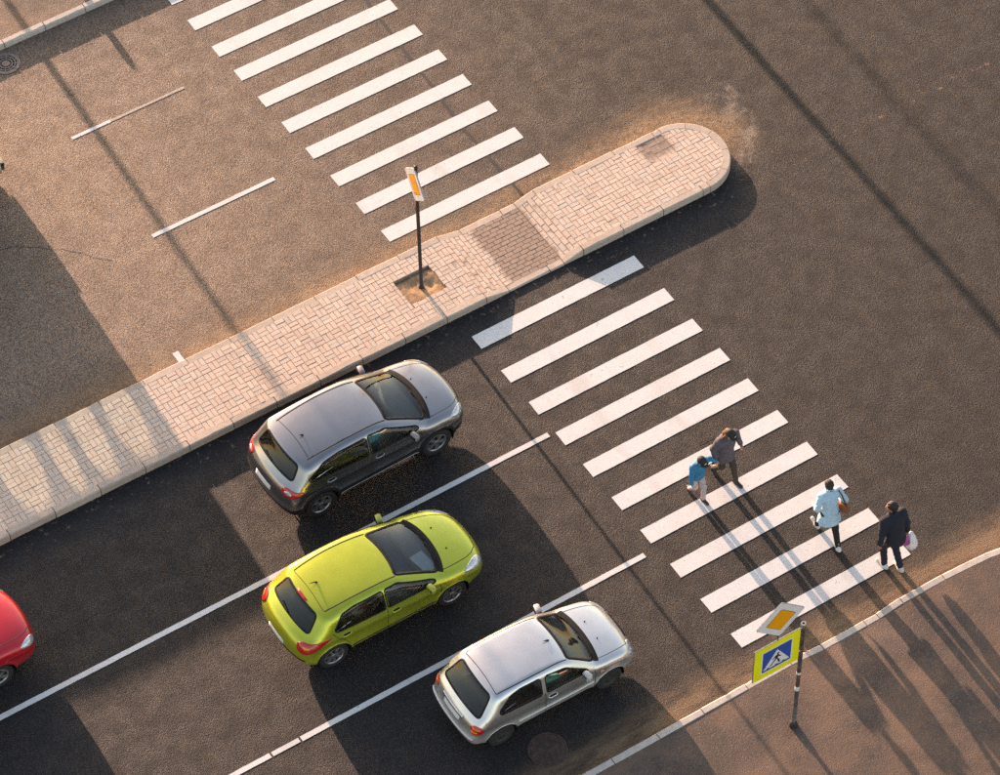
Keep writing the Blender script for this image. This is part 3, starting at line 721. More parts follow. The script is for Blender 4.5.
def frame(o, e1, e2):
    e1 = Vector(e1).normalized(); e2 = Vector(e2).normalized(); n = e1.cross(e2).normalized(); return (Vector(o), e1, e2, n)
RIGHT = frame((0, 0, 0), (1, 0, 0), (0, 0, 1))          # n = -Y
LEFT = frame((0, 0, 0), (-1, 0, 0), (0, 0, 1))          # n = +Y (a = -x)
TOP = frame((0, 0, 0), (1, 0, 0), (0, 1, 0))            # n = +Z
REAR = frame((0, 0, 0), (0, -1, 0), (0, 0, 1))          # n = -X
FRONT = frame((0, 0, 0), (0, 1, 0), (0, 0, 1))          # n = +X
class Car:
    def __init__(s, spec):
        s.sp = spec; s.root = empty(spec['name'])
        sil = chaikin(spec['sil'], 2); s.sd = sd_poly_grid(sil, (-3.2, -.2), (4.6, 2.6), .02)
        s.plan = np.array(spec['plan']); s.belt = np.array(spec['belt'])
        L = max(p[0] for p in sil); B = min(p[0] for p in sil); T = max(p[1] for p in sil)
        s.L, s.B, s.T = L, B, T
        W = s.plan[:, 1].max()
        V, F, N = surface_nets(s.f, (B - .06, -W - .08, .08), (L + .06, W + .08, T + .06), spec.get('vox', .026))
        s.V, s.F, s.N = V, F, N
        s.bvh = BVHTree.FromPolygons(V.tolist(), F.tolist())
        s.cen = V[F].mean(1); s.fn = N[F].mean(1); s.keep = np.ones(len(F), bool); s.lab = np.zeros(len(F), int)
        s.paint = spec['paint']
    def bow(s, x):
        return np.interp(x, [-1.0, -.2, .4, 1.2], [-s.sp['bowr'], -s.sp['bowr'] * .3, s.sp['bowf'] * .5, s.sp['bowf']])
    def f(s, x, y, z):
        x, y, z = np.broadcast_arrays(x, y, z); ay = np.abs(y); sp = s.sp
        bw = s.bow(x); cr = sp['crown']
        x2 = x + bw * (ay ** 2 * .6 + ay ** 4 * .55); z2 = z + cr * ay ** 2 * np.clip((z - .5) * 2, 0, 1)
        a = bilin(*s.sd, x2, z2)
        w = np.interp(x, s.plan[:, 0], s.plan[:, 1]); zb = np.interp(x, s.belt[:, 0], s.belt[:, 1])
        q = (z - zb) / .05; up = np.where(q > 6, q, np.log1p(np.exp(np.clip(q, -20, 6)))) * .05
        tu = sp['tumble']
        w = w - up * tu - .10 * np.clip((.5 - z) / .3, 0, 1.5) ** 2 + sp.get('crease', .012) * np.exp(-((z - zb + .16) / .07) ** 2)
        for ax in (sp['wb'] / 2, -sp['wb'] / 2):     # flared arches
            r = np.sqrt((x - ax) ** 2 + (z - sp['R']) ** 2); w = w + sp.get('flare', .018) * np.exp(-((r - sp['R'] - .07) / .06) ** 2)
        b = (ay - w) / np.sqrt(1 + tu * tu * (z > zb))
        d = smax(a, b, sp.get('round', .11))
        for ax in (sp['wb'] / 2, -sp['wb'] / 2):
            r = np.sqrt((x - ax) ** 2 + (z - sp['R']) ** 2)
            d = np.maximum(d, -np.maximum(r - (sp['R'] + .055), .52 - ay))
        for fn in sp.get('cuts', ()): d = fn(d, x, y, z)
        return d
    def cast(s, fr, a, b):
        o, e1, e2, n = fr; p = o + e1 * a + e2 * b + n * 4
        h = s.bvh.ray_cast(p, -n)
        if h[0] is None:
            h = s.bvh.find_nearest(o + e1 * a + e2 * b)
        nn = h[1]
        if nn.dot(n) < 0: nn = -nn
        return h[0], nn
    def warp(s, fr, poly, on):
        if not on: return poly
        o, e1, e2, n = fr; out = []
        for a, b in poly:
            bw = s.sp['bowf'] if on > 0 else -s.sp['bowr']
            sh = Vector((-bw * (a * a * .6 + a ** 4 * .55), 0, -s.sp['crown'] * a * a)); out.append((a, b + sh.dot(e2)))
        return out
    def patch(s, name, fr, poly, m, off=.004, parent=None, warp=0, rings=5, ch=2, tuck=True, step=.05):
        P = rounded(poly, .09) if warp else (chaikin(poly, ch) if ch else poly)
        P = densify(P, step, True); P = s.warp(fr, P, warp); cx = sum(p[0] for p in P) / len(P); cy = sum(p[1] for p in P) / len(P)
        ks = list(np.linspace(0, 1, rings + 1)[1:]); V = []; n = len(P)
        h, nn = s.cast(fr, cx, cy); V.append(h + nn * off)
        for k in ks:
            for p in P:
                h, nn = s.cast(fr, cx + (p[0] - cx) * k, cy + (p[1] - cy) * k); V.append(h + nn * off)
        if tuck:
            for p in P: h, nn = s.cast(fr, p[0], p[1]); V.append(h - nn * .008)
        F = [(0, 1 + i, 1 + (i + 1) % n) for i in range(n)]
        for r in range(len(ks) - 1 + tuck):
            for i in range(n): F.append((1 + r * n + i, 1 + (r + 1) * n + i, 1 + (r + 1) * n + (i + 1) % n, 1 + r * n + (i + 1) % n))
        return mk(name, [tuple(v) for v in V], F, m, parent or s.root, True)
    def ring(s, name, fr, poly, m, w0, w1, off=.006, parent=None, warp=0, ch=2):
        P = rounded(poly, .09) if warp else (chaikin(poly, ch) if ch else poly)
        P = s.warp(fr, densify(P, .05, True), warp); n = len(P); V = []; F = []
        A = np.array(P); T = np.roll(A, -1, 0) - np.roll(A, 1, 0); T /= np.linalg.norm(T, axis=1)[:, None] + 1e-9; Nn = np.stack([T[:, 1], -T[:, 0]], 1)
        ar = sum(A[i - 1, 0] * A[i, 1] - A[i, 0] * A[i - 1, 1] for i in range(n))
        if ar < 0: Nn = -Nn
        for w, o in ((-w0, off - .004), (-w0, off), (w1, off), (w1, -.004)):
            for p, q in zip(A, Nn):
                h, nn = s.cast(fr, *(p + q * w)); V.append(tuple(h + nn * o))
        for k in range(3):
            for i in range(n): F.append((k * n + i, k * n + (i + 1) % n, (k + 1) * n + (i + 1) % n, (k + 1) * n + i))
        return mk(name, V, F, m, parent or s.root, True)
    def strip(s, name, fr, pts, w, m, off=.002, parent=None, warp=0, ch=1):
        P = chaikin(pts, ch, False) if ch else pts
        P = s.warp(fr, densify(P, .04), warp); V = []; F = []; A = np.array(P); n = len(A)
        for i in range(n):
            T = A[min(i + 1, n - 1)] - A[max(i - 1, 0)]; T = T / (np.linalg.norm(T) + 1e-9); q = np.array([-T[1], T[0]])
            for sg, o in ((-.5, -.003), (-.5, off), (.5, off), (.5, -.003)):
                h, nn = s.cast(fr, *(A[i] + q * w * sg)); V.append(tuple(h + nn * o))
        for i in range(n - 1):
            for k in range(3): F.append((i * 4 + k, i * 4 + k + 1, i * 4 + k + 5, i * 4 + k + 4))
        return mk(name, V, F, m, parent or s.root, True)
    def ids(s, fr, poly, warp=0, ch=2, scale=.985):
        P = densify(rounded(poly, .09), .05, True) if warp else (chaikin(poly, ch) if ch else poly)
        P = s.warp(fr, P, warp); o, e1, e2, n = fr
        cx = sum(p[0] for p in P) / len(P); cy = sum(p[1] for p in P) / len(P); P = [(cx + (p[0] - cx) * scale, cy + (p[1] - cy) * scale) for p in P]
        R_c = s.cen - np.array(o); a = R_c @ np.array(e1); b = R_c @ np.array(e2)
        return in_poly(a, b, P) & ((s.fn @ np.array(n)) > .15)
    def window(s, name, fr, poly, m, warp=0, seal=.012, frame_w=.014, ch=2):
        g = s.patch(name, fr, poly, m, .003, warp=warp, ch=ch, tuck=False)
        s.keep &= ~s.ids(fr, poly, warp, ch, .97)
        s.ring('window_seal', fr, poly, M['trim'], seal, frame_w, .006, g, warp, ch); return g
    def finish(s):
        """body shell, with doors, bonnet and tailgate as parts of their own"""
        names = s.sp['panels']
        for i, (nm, fr, poly) in enumerate(names, 1): s.lab[s.ids(fr, poly, 0, 1, 1.0) & (s.lab == 0)] = i
        for i in range(len(names) + 1):
            F = s.F[s.keep & (s.lab == i)]
            if len(F) == 0: continue
            u, inv = np.unique(F, return_inverse=True)
            mats = s.paint
            fm = None
            if s.sp.get('two_tone'):
                mats = [s.paint, M['trim']]; c = s.V[F].mean(1); fm = s.sp['two_tone'](c).astype(np.int32)
            mk('body' if i == 0 else names[i - 1][0], s.V[u], inv.reshape(F.shape), mats, s.root, True, s.N[u], fmat=fm)
    def wheels(s, rim, spokes, cover=False):
        sp = s.sp; R, tw = sp['R'], sp['tw']; rr = sp['rim']
        tyre = [(rr, -tw * .42), (rr + .02, -tw * .5), (R - .03, -tw * .5), (R - .008, -tw * .42), (R, -tw * .3), (R, tw * .3), (R - .008, tw * .42), (R - .03, tw * .5), (rr + .02, tw * .5), (rr, tw * .42), (rr, -tw * .42)]
        tm = mesh_of('wheel', *lathe_vf(tyre, 44), M['rubber'], True)
        parts = [lathe_vf([(rr + .004, -tw * .43), (rr - .015, -tw * .45), (rr - .03, -tw * .36), (rr - .03, tw * .3)], 44)]
        for k in range(spokes):
            a = 2 * math.pi * k / spokes; c, sn = math.cos(a), math.sin(a); hw = (rr * .52 / spokes * 2.0) if not cover else rr * .36
            pts = [(.04, hw * .7), (rr - .02, hw), (rr - .02, -hw), (.04, -hw * .7)]
            poly = [(r_ * c - t_ * sn, r_ * sn + t_ * c) for r_, t_ in pts]; parts.append(flat_vf(poly, -tw * .40, -tw * .22))
        parts.append(lathe_vf([(0, -tw * .43), (.045, -tw * .42), (.06, -tw * .36), (.06, -tw * .1)], 20))
        rm = mesh_of('rim', *join_vf(parts), rim, False)
        bm_ = mesh_of('brake_disc', *lathe_vf([(0, -tw * .1), (rr - .035, -tw * .1), (rr - .035, tw * .1)], 30), M['steel_dark'], True)
        for ax in (sp['wb'] / 2, -sp['wb'] / 2):
            for sd in (-1, 1):
                w = link('wheel', tm, s.root, (ax, sd * (sp['track'] - tw / 2), R), (0, random.uniform(0, 2), 0 if sd < 0 else math.pi))
                link('rim', rm, w); link('brake_disc', bm_, w)
                lin = [(math.cos(t) * (R + .052), math.sin(t) * (R + .052)) for t in np.linspace(-.35, math.pi + .35, 22)]
                V = [(ax + x_, sd * .54, R + z_) for x_, z_ in lin] + [(ax + x_, sd * (sp['track'] - .01), R + z_) for x_, z_ in lin]
                F = [(i, i + 1, 23 + i, 22 + i) for i in range(21)]; V.append((ax, sd * .54, R)); F += [(i, i + 1, 44) for i in range(21)]
                mk('wheel_arch_liner', V, F, M['trim'], s.root)
    def arch_trim(s, m, w):
        for ax in (s.sp['wb'] / 2, -s.sp['wb'] / 2):
            for fr, sg in ((RIGHT, 1), (LEFT, -1)):
                a0 = math.asin(max(-1, min(1, (.22 - s.sp['R']) / (s.sp['R'] + .06))))
                pts = [(sg * ax + math.cos(t) * (s.sp['R'] + .06 + w / 2), s.sp['R'] + math.sin(t) * (s.sp['R'] + .06 + w / 2)) for t in np.linspace(a0, math.pi - a0, 24)]
                s.strip('arch_trim', fr, pts, w, m, .006, ch=0)
    def both(s, fn):
        fn(RIGHT, 1); fn(LEFT, -1)
    def interior(s, belt_drop=.34, seats=((.28, .36), (.28, -.36), (-.62, .36), (-.62, -.36)), dash_x=.85, dash_z=.92, steer=True, sy_=.36):
        sp = s.sp
        fn = lambda x, y, z: np.maximum(np.maximum(s.f(x, y, z) + .07, z - (np.interp(x, s.belt[:, 0], s.belt[:, 1]) - belt_drop)), np.maximum(x - dash_x - .3, sp['cabin_rear'] - x))
        V, F, N = surface_nets(fn, (s.B, -1, .15), (s.L, 1, 1.2), .06, 1); mk('cabin_floor', V, F, M['cabin'], s.root, True)
        bm = rbox(.5, 1.25, .22, .07, 3, (dash_x + .12, 0, dash_z - .11)); bm_obj('dashboard', bm, M['cabin'], s.root, True)
        for sx, sy in seats:
            st = bm_obj('seat', rbox(.5, .48, .16, .06, 2, (sx, sy, .5)), M['seat'], s.root, True)
            b = rbox(.14, .46, .62, .06, 3)
            bmesh.ops.rotate(b, verts=b.verts, cent=(0, 0, 0), matrix=Matrix.Rotation(R_(-18), 3, 'Y')); bmesh.ops.translate(b, verts=b.verts, vec=(sx - .3, sy, .82)); bm_obj('seat_back', b, M['seat'], st, True)
            bm_obj('head_restraint', rbox(.09, .26, .17, .04, 3, (sx - .42, sy, min(1.2, s.T - .33))), M['seat'], st, True)
        if steer:
            pts = []; 
            for t in np.linspace(0, 2 * math.pi, 25): pts.append((dash_x - .26 - .08 * math.sin(t), sy_ + .19 * math.cos(t), dash_z + .02 + .17 * math.sin(t)))
            V, F = tube_vf(pts, .016, 8, False); mk('steering_wheel', V, F, M['trim'], s.root, True)
    def mirror(s, x, z, y, m):
        for sd in (-1, 1):
            bm = rbox(.13, .2, .15, .045, 3); mo = bm_obj('door_mirror', bm, m, s.root, True, (x, sd * (y + .085), z), (0, 0, sd * R_(-12)))
            mk('mirror_arm', *tube_vf([(0.03, -sd * .04, -.05), (.05, -sd * .2, -.08)], .028, 8), M['trim'], mo)
            mk('mirror_glass', [(-.067, -.075, -.05), (-.067, .075, -.05), (-.067, .075, .05), (-.067, -.075, .05)], [(0, 1, 2, 3)], M['mirror_glass'], mo)
    def handles(s, pts, m):
        for x, z in pts:
            for fr, sg in ((RIGHT, 1), (LEFT, -1)):
                s.patch('door_handle_recess', fr, [(sg * x - .085, z - .03), (sg * x + .085, z - .03), (sg * x + .085, z + .035), (sg * x - .085, z + .035)], M['gap'], .0015, ch=2, rings=2, tuck=False)
                h, nn = s.cast(fr, sg * x, z); d = fr[3]
                mk('door_handle', *tube_vf([h + Vector((-.09, 0, 0)) + d * .004, h + Vector((-.06, 0, .004)) + d * .03, h + Vector((.06, 0, .004)) + d * .03, h + Vector((.09, 0, 0)) + d * .004], .013, 8), m, s.root, True)
    def wipers(s, x0, z0, ys, length, m=None):
        for y in ys:
            fr = s.wfr; pts = [(y, .03), (y + length, .075)]
            s.strip('wiper', fr, pts, .018, M['trim'], .02, warp=1, ch=0)
    def antenna(s, x, y, ln=.22):
        h, nn = s.cast(TOP, x, y); mk('antenna', *tube_vf([h, h + Vector((-.03, 0, .03)), h + Vector((-ln, 0, ln * .55))], [.022, .014, .004], 8), M['trim'], s.root, True)
def slope_frame(p0, p1):
    """frame lying on the line p0 (lower end) to p1 (upper end) of the centre line; a = sideways, b = up the slope"""
    d = Vector((p1[0] - p0[0], 0, p1[1] - p0[1])); L = d.length; d /= L
    e1 = Vector((0, 1, 0)); n = e1.cross(d)
    if n.z < 0: e1 = -e1
    return frame((p0[0], 0, p0[1]), e1, d), L

def windows_common(c, cowl, header, wbw, wtw, rlow, rup, rlw, ruw, rear_dark=True):
    c.wfr, L = slope_frame(cowl, header); e = .03
    c.window('windscreen', c.wfr, [(-wbw, e), (wbw, e), (wtw, L - .02), (-wtw, L - .02)], M['glass'], 1, .05, .012)
    c.strip('cowl_panel', c.wfr, [(-wbw - .01, -.03), (0, -.03), (wbw + .01, -.03)], .11, M['trim'], .004, warp=1, ch=0)
    c.rfr, L2 = slope_frame(rlow, rup)
    c.window('rear_window', c.rfr, [(-rlw, .03), (rlw, .03), (ruw, L2 - .03), (-ruw, L2 - .03)], M['glass_dark'], -1, .03, .012)
    return L, L2
def sidewins(c, polys, mats):
    for nm, poly, m in zip(('front_side_window', 'rear_side_window', 'quarter_window'), polys, mats):
        poly = rounded(poly, .055); c.window(nm, RIGHT, poly, m, 0, .008, .016, 0); c.window(nm, LEFT, [(-x, z) for x, z in poly], m, 0, .008, .016, 0)
def seams(c, lines, w=.011):
    for ln in lines:
        c.strip('panel_gap', RIGHT, ln, w, M['gap'], .0018, ch=1); c.strip('panel_gap', LEFT, [(-x, z) for x, z in ln], w, M['gap'], .0018, ch=1)
def topseams(c, lines, w=.011, m=None, name='panel_gap', off=.0018):
    for ln in lines:
        c.strip(name, TOP, ln, w, m or M['gap'], off, ch=1); c.strip(name, TOP, [(x, -y) for x, y in ln], w, m or M['gap'], off, ch=1)
def place(c, x, y, deg, label, cat='car', group='cars waiting at the crossing'):
    c.root.location = (x, y, 0); c.root.rotation_euler = (0, 0, R_(deg)); tag(c.root, label, cat, group)

# ---- green five-door hatchback
def green_hatch():
    p = car_paint('lime_green_paint', (.52, .56, .035), .6, .28)
    sil = [(2.02, .2), (2.2, .3), (2.24, .5), (2.215, .64), (2.08, .78), (1.75, .91), (1.42, .99), (1.22, 1.04), (.72, 1.25), (.3, 1.41), (-.1, 1.475), (-.6, 1.498), (-1.0, 1.47), (-1.36, 1.415), (-1.45, 1.39), (-1.6, 1.23), (-1.8, 1.04), (-1.96, .93), (-2.05, .74), (-2.06, .5), (-1.98, .28), (-1.8, .21), (0, .17)]
    sp = dict(name='green_car', sil=sil, plan=[(-2.2, .80), (-2.0, .845), (-1.5, .89), (-.8, .905), (.6, .905), (1.3, .895), (1.7, .86), (2.0, .80), (2.3, .72)], belt=[(-2.1, 1.0), (-1.2, 1.0), (0, .95), (1.2, .9), (2.2, .72)], tumble=.36, bowf=.34, bowr=.24, crown=.085, wb=2.608, R=.316, tw=.205, rim=.215, track=.885, paint=p, round=.13, cabin_rear=-1.35,
              panels=[('bonnet', TOP, [(1.15, -.68), (2.0, -.52), (2.12, 0), (2.0, .52), (1.15, .68)]), ('tailgate', REAR, [(-.60, .56), (.60, .56), (.60, 1.3), (-.60, 1.3)]),
                      ('front_door', RIGHT, [(1.02, .3), (1.05, .95), (.35, 1.36), (-.12, 1.42), (-.14, .3)]), ('rear_door', RIGHT, [(-.14, .3), (-.12, 1.42), (-1.1, 1.38), (-1.33, 1.03), (-1.0, .6), (-.95, .3)]),
                      ('front_door', LEFT, [(-1.02, .3), (-1.05, .95), (-.35, 1.36), (.12, 1.42), (.14, .3)]), ('rear_door', LEFT, [(.14, .3), (.12, 1.42), (1.1, 1.38), (1.33, 1.03), (1.0, .6), (.95, .3)])])
    c = Car(sp)
    windows_common(c, (1.28, 1.02), (.3, 1.41), .70, .56, (-1.79, 1.05), (-1.44, 1.39), .64, .53)
    sidewins(c, [[(1.0, .97), (.9, 1.03), (.2, 1.345), (-.09, 1.375), (-.10, .99)], [(-.15, .985), (-.14, 1.375), (-.75, 1.38), (-1.03, 1.335), (-1.25, 1.09), (-1.2, 1.03)]], [M['glass'], M['glass_dark']])
    c.finish(); c.wheels(M['alloy'], 7); c.arch_trim(p, .03)
    seams(c, [[(1.03, .95), (1.06, .7), (1.0, .33)], [(-.125, .98), (-.13, .33)], [(-1.30, 1.05), (-1.2, .85), (-1.0, .66), (-.93, .33)], [(1.0, .31), (-.95, .31)]])
    topseams(c, [[(1.12, .69), (1.5, .66), (1.9, .57), (2.1, .38)]], .014); c.strip('panel_gap', TOP, [(2.1, .38), (2.16, 0), (2.1, -.38)], .012, M['gap'], .002)
    topseams(c, [[(.25, .575), (-.4, .60), (-1.0, .585), (-1.28, .56)]], .022, M['trim'], 'roof_moulding', .004)
    c.strip('panel_gap', TOP, [(-1.29, .55), (-1.26, 0), (-1.29, -.55)], .01, M['gap'], .002, ch=1)
    def lamps(fr, sg):
        pass
    for sd in (-1, 1):
        cf = frame((-1.8, sd * .75, .85), (sd * -.62 * -1, 0, 0) if False else Vector((.55, 0, 0)) + Vector((0, sd * .83, 0)) if sd < 0 else Vector((-.55, .0, 0)) + Vector((0, -.83 * -1, 0)), (0, 0, 1))
        n = Vector((-.7, sd * .72, 0)).normalized(); e2 = Vector((0, 0, 1)); e1 = e2.cross(n)
        fr = (Vector((-1.78, sd * .78, .88)), e1, e2, n)
        k = 1 if sd < 0 else -1
        c.patch('tail_lamp', fr, [(k * a, b) for a, b in [(-.25, -.10), (-.12, -.165), (.1, -.12), (.38, .06), (.40, .11), (.12, .06), (-.22, .06)]], M['tail_red'], .008)
        c.patch('tail_lamp_indicator', fr, [(k * a, b) for a, b in [(-.13, -.06), (.03, -.05), (.06, .0), (-.10, .0)]], M['tail_orange'], .0105, rings=2)
        n = Vector((.55, sd * .45, .7)).normalized(); e1 = Vector((0, 0, 1)).cross(n).normalized(); e2 = n.cross(e1)
        fr = (Vector((1.93, sd * .66, .72)), e1, e2, n); k = 1 if sd < 0 else -1     # k>0: a points forward on the right side
        hl = c.patch('headlamp', fr, [(k * a, b) for a, b in [(.22, -.14), (.16, -.02), (-.05, .10), (-.36, .17), (-.34, .09), (-.16, -.07), (.04, -.17)]], M['head_clear'], .006)
        n = Vector((.8, sd * .6, 0)); e1 = Vector((0, 0, 1)).cross(n.normalized())
    c.strip('bumper_strip', REAR, [(-.8, .52), (0, .53), (.8, .52)], .05, M['trim'], .006)
    c.strip('bumper_strip', FRONT, [(-.5, .42), (0, .42), (.5, .42)], .16, M['trim'], .004)
    c.patch('number_plate', REAR, [(-.26, .56), (.26, .56), (.26, .67), (-.26, .67)], M['plate'], .008, ch=0)
    c.patch('high_brake_lamp', TOP, [(-1.46, -.17), (-1.46, .17), (-1.41, .17), (-1.41, -.17)], M['tail_red'], .006, ch=0, rings=2)
    seams(c, [[(1.0, .42), (-.95, .42)]], .04)
    c.mirror(.80, 1.0, .88, p); c.handles([(.06, .83), (-1.02, .87)], p); c.interior(dash_x=.95, dash_z=.98); c.wipers(0, 0, (-.55, .05), .5); c.antenna(-1.08, .05, .16)
    c.strip('rear_wiper', c.rfr, [(0, .05), (-.25, .10)], .02, M['trim'], .02, warp=-1, ch=0)
    bm_obj('dash_paper', rbox(.30, .5, .012, .004, 1), M['paper'], c.root, loc=(1.0, -.36, 1.0), rot=(0, R_(6), R_(10)))
    for y in (-.28, .28):
        h, nn = c.cast(TOP, 1.55, y); mk('washer_jet', *tube_vf([h, h + nn * .015], .016, 8), M['trim'], c.root)
    place(c, -4.883, -3.074, -.16, 'lime green five-door hatchback in the middle lane'); return c

# ---- grey crossover
def grey_crossover():
    p = car_paint('grey_violet_paint', (.36, .345, .34), .95, .24)
    sil = [(2.0, .26), (2.16, .34), (2.215, .55), (2.2, .78), (2.08, .92), (1.8, 1.01), (1.5, 1.06), (1.3, 1.10), (.8, 1.33), (.4, 1.5), (0.05, 1.585), (-.55, 1.613), (-1.1, 1.585), (-1.55, 1.52), (-1.64, 1.48), (-1.74, 1.34), (-1.9, 1.15), (-2.05, 1.0), (-2.12, .75), (-2.14, .5), (-2.05, .3), (-1.9, .25), (0, .22)]
    sp = dict(name='grey_car', sil=sil, plan=[(-2.25, .82), (-2.0, .86), (-1.5, .90), (-.8, .905), (.6, .905), (1.3, .905), (1.75, .88), (2.05, .83), (2.3, .76)], belt=[(-2.1, 1.14), (-1.2, 1.10), (0, 1.05), (1.2, 1.0), (2.2, .82)], tumble=.36, bowf=.32, bowr=.24, crown=.09, wb=2.673, R=.345, tw=.215, rim=.225, track=.895, paint=p, round=.12, crease=.018, flare=.026, cabin_rear=-1.4,
              two_tone=lambda cc: (cc[:, 2] < .53) | ((np.abs(cc[:, 1]) > .6) & (np.minimum(np.hypot(cc[:, 0] - 1.3365, cc[:, 2] - .345), np.hypot(cc[:, 0] + 1.3365, cc[:, 2] - .345)) < .465)),
              panels=[('bonnet', TOP, [(1.1, -.70), (2.0, -.58), (2.1, 0), (2.0, .58), (1.1, .70)]), ('tailgate', REAR, [(-.62, .62), (.62, .62), (.62, 1.36), (-.62, 1.36)]),
                      ('front_door', RIGHT, [(.95, .42), (1.0, 1.04), (.3, 1.46), (-.17, 1.53), (-.18, .42)]), ('rear_door', RIGHT, [(-.18, .42), (-.17, 1.53), (-1.2, 1.48), (-1.36, 1.14), (-1.02, .8), (-.92, .42)]),
                      ('front_door', LEFT, [(-.95, .42), (-1.0, 1.04), (-.3, 1.46), (.17, 1.53), (.18, .42)]), ('rear_door', LEFT, [(.18, .42), (.17, 1.53), (1.2, 1.48), (1.36, 1.14), (1.02, .8), (.92, .42)])])
    c = Car(sp)
    windows_common(c, (1.36, 1.08), (.42, 1.485), .71, .57, (-1.89, 1.155), (-1.62, 1.485), .64, .56)
    sidewins(c, [[(.98, 1.07), (.92, 1.12), (.26, 1.44), (-.14, 1.49), (-.15, 1.085)], [(-.20, 1.095), (-.19, 1.48), (-.8, 1.485), (-1.16, 1.44), (-1.55, 1.24), (-1.5, 1.17)]], [M['glass'], M['glass_dark']])
    c.finish(); c.wheels(M['alloy'], 5); c.arch_trim(M['trim'], .06)
    seams(c, [[(.98, 1.04), (1.0, .8), (.94, .44)], [(-.17, 1.08), (-.175, .44)], [(-1.38, 1.17), (-1.25, .95), (-1.05, .8), (-.92, .46)]])
    topseams(c, [[(1.05, .72), (1.5, .70), (1.9, .63), (2.12, .42)]], .013)
    topseams(c, [[(.36, .575), (-.4, .60), (-1.0, .59), (-1.4, .57)]], .026, M['trim'], 'roof_moulding', .004)
    c.strip('panel_gap', TOP, [(-1.36, .56), (-1.32, 0), (-1.36, -.56)], .012, M['gap'], .002)
    for sd in (-1, 1):
        k = 1 if sd < 0 else -1
        n = Vector((-.8, sd * .6, 0)).normalized(); e2 = Vector((0, 0, 1)); e1 = e2.cross(n); fr = (Vector((-1.9, sd * .78, .96)), e1, e2, n)
        c.patch('tail_lamp', fr, [(k * a, b) for a, b in [(-.26, .0), (-.2, -.09), (.0, -.1), (.22, .0), (.25, .06), (.05, .05), (-.2, .08)]], M['tail_red'], .008)
        c.patch('tail_lamp_lens', fr, [(k * a, b) for a, b in [(-.2, -.01), (-.16, -.05), (-.02, -.05), (-.02, .0), (-.1, .03)]], M['head_clear'], .0105, rings=2)
        n = Vector((.6, sd * .5, .6)).normalized(); e1 = Vector((0, 0, 1)).cross(n).normalized(); e2 = n.cross(e1); fr = (Vector((1.95, sd * .70, .86)), e1, e2, n)
        c.patch('headlamp', fr, [(k * a, b) for a, b in [(.2, -.13), (.18, -.04), (-.02, .05), (-.3, .11), (-.26, .03), (-.1, -.09), (.05, -.14)]], M['head_clear'], .006)
        fr = (Vector((2.0, sd * .70, .5)), *frame((0, 0, 0), e2.cross(Vector((.8, sd * .6, 0))), (0, 0, 1))[1:]) if False else fr
    seams(c, [[(.92, .45), (-.9, .45)]], .03)
    for fr, sg in ((RIGHT, 1), (LEFT, -1)): c.strip('sill_strip', fr, [(sg * .9, .40), (sg * -.9, .40)], .02, M['alloy'], .008, ch=0)
    c.strip('bumper_cladding', REAR, [(-.78, .46), (0, .46), (.78, .46)], .22, M['trim'], .006); c.strip('bumper_cladding', FRONT, [(-.7, .44), (0, .44), (.7, .44)], .24, M['trim'], .006)
    c.strip('grille', FRONT, [(-.42, .70), (0, .71), (.42, .70)], .10, M['trim'], .004)
    c.patch('number_plate', REAR, [(-.26, .72), (.26, .72), (.26, .83), (-.26, .83)], M['plate'], .008, ch=0)
    c.mirror(.78, 1.08, .90, p); c.handles([(.02, .95), (-1.08, .99)], p); c.interior(dash_x=.85, dash_z=1.05, belt_drop=.32); c.wipers(0, 0, (-.55, .05), .5); c.antenna(-1.18, -.06, .08)
    c.strip('rear_wiper', c.rfr, [(0, .05), (-.28, .08)], .02, M['trim'], .02, warp=-1, ch=0)
    for y in (-.28, .28):
        h, nn = c.cast(TOP, 1.5, y); mk('washer_jet', *tube_vf([h, h + nn * .015], .014, 8), M['trim'], c.root)
    place(c, -3.286, .125, 1.24, 'dark grey crossover beside the traffic island'); return c

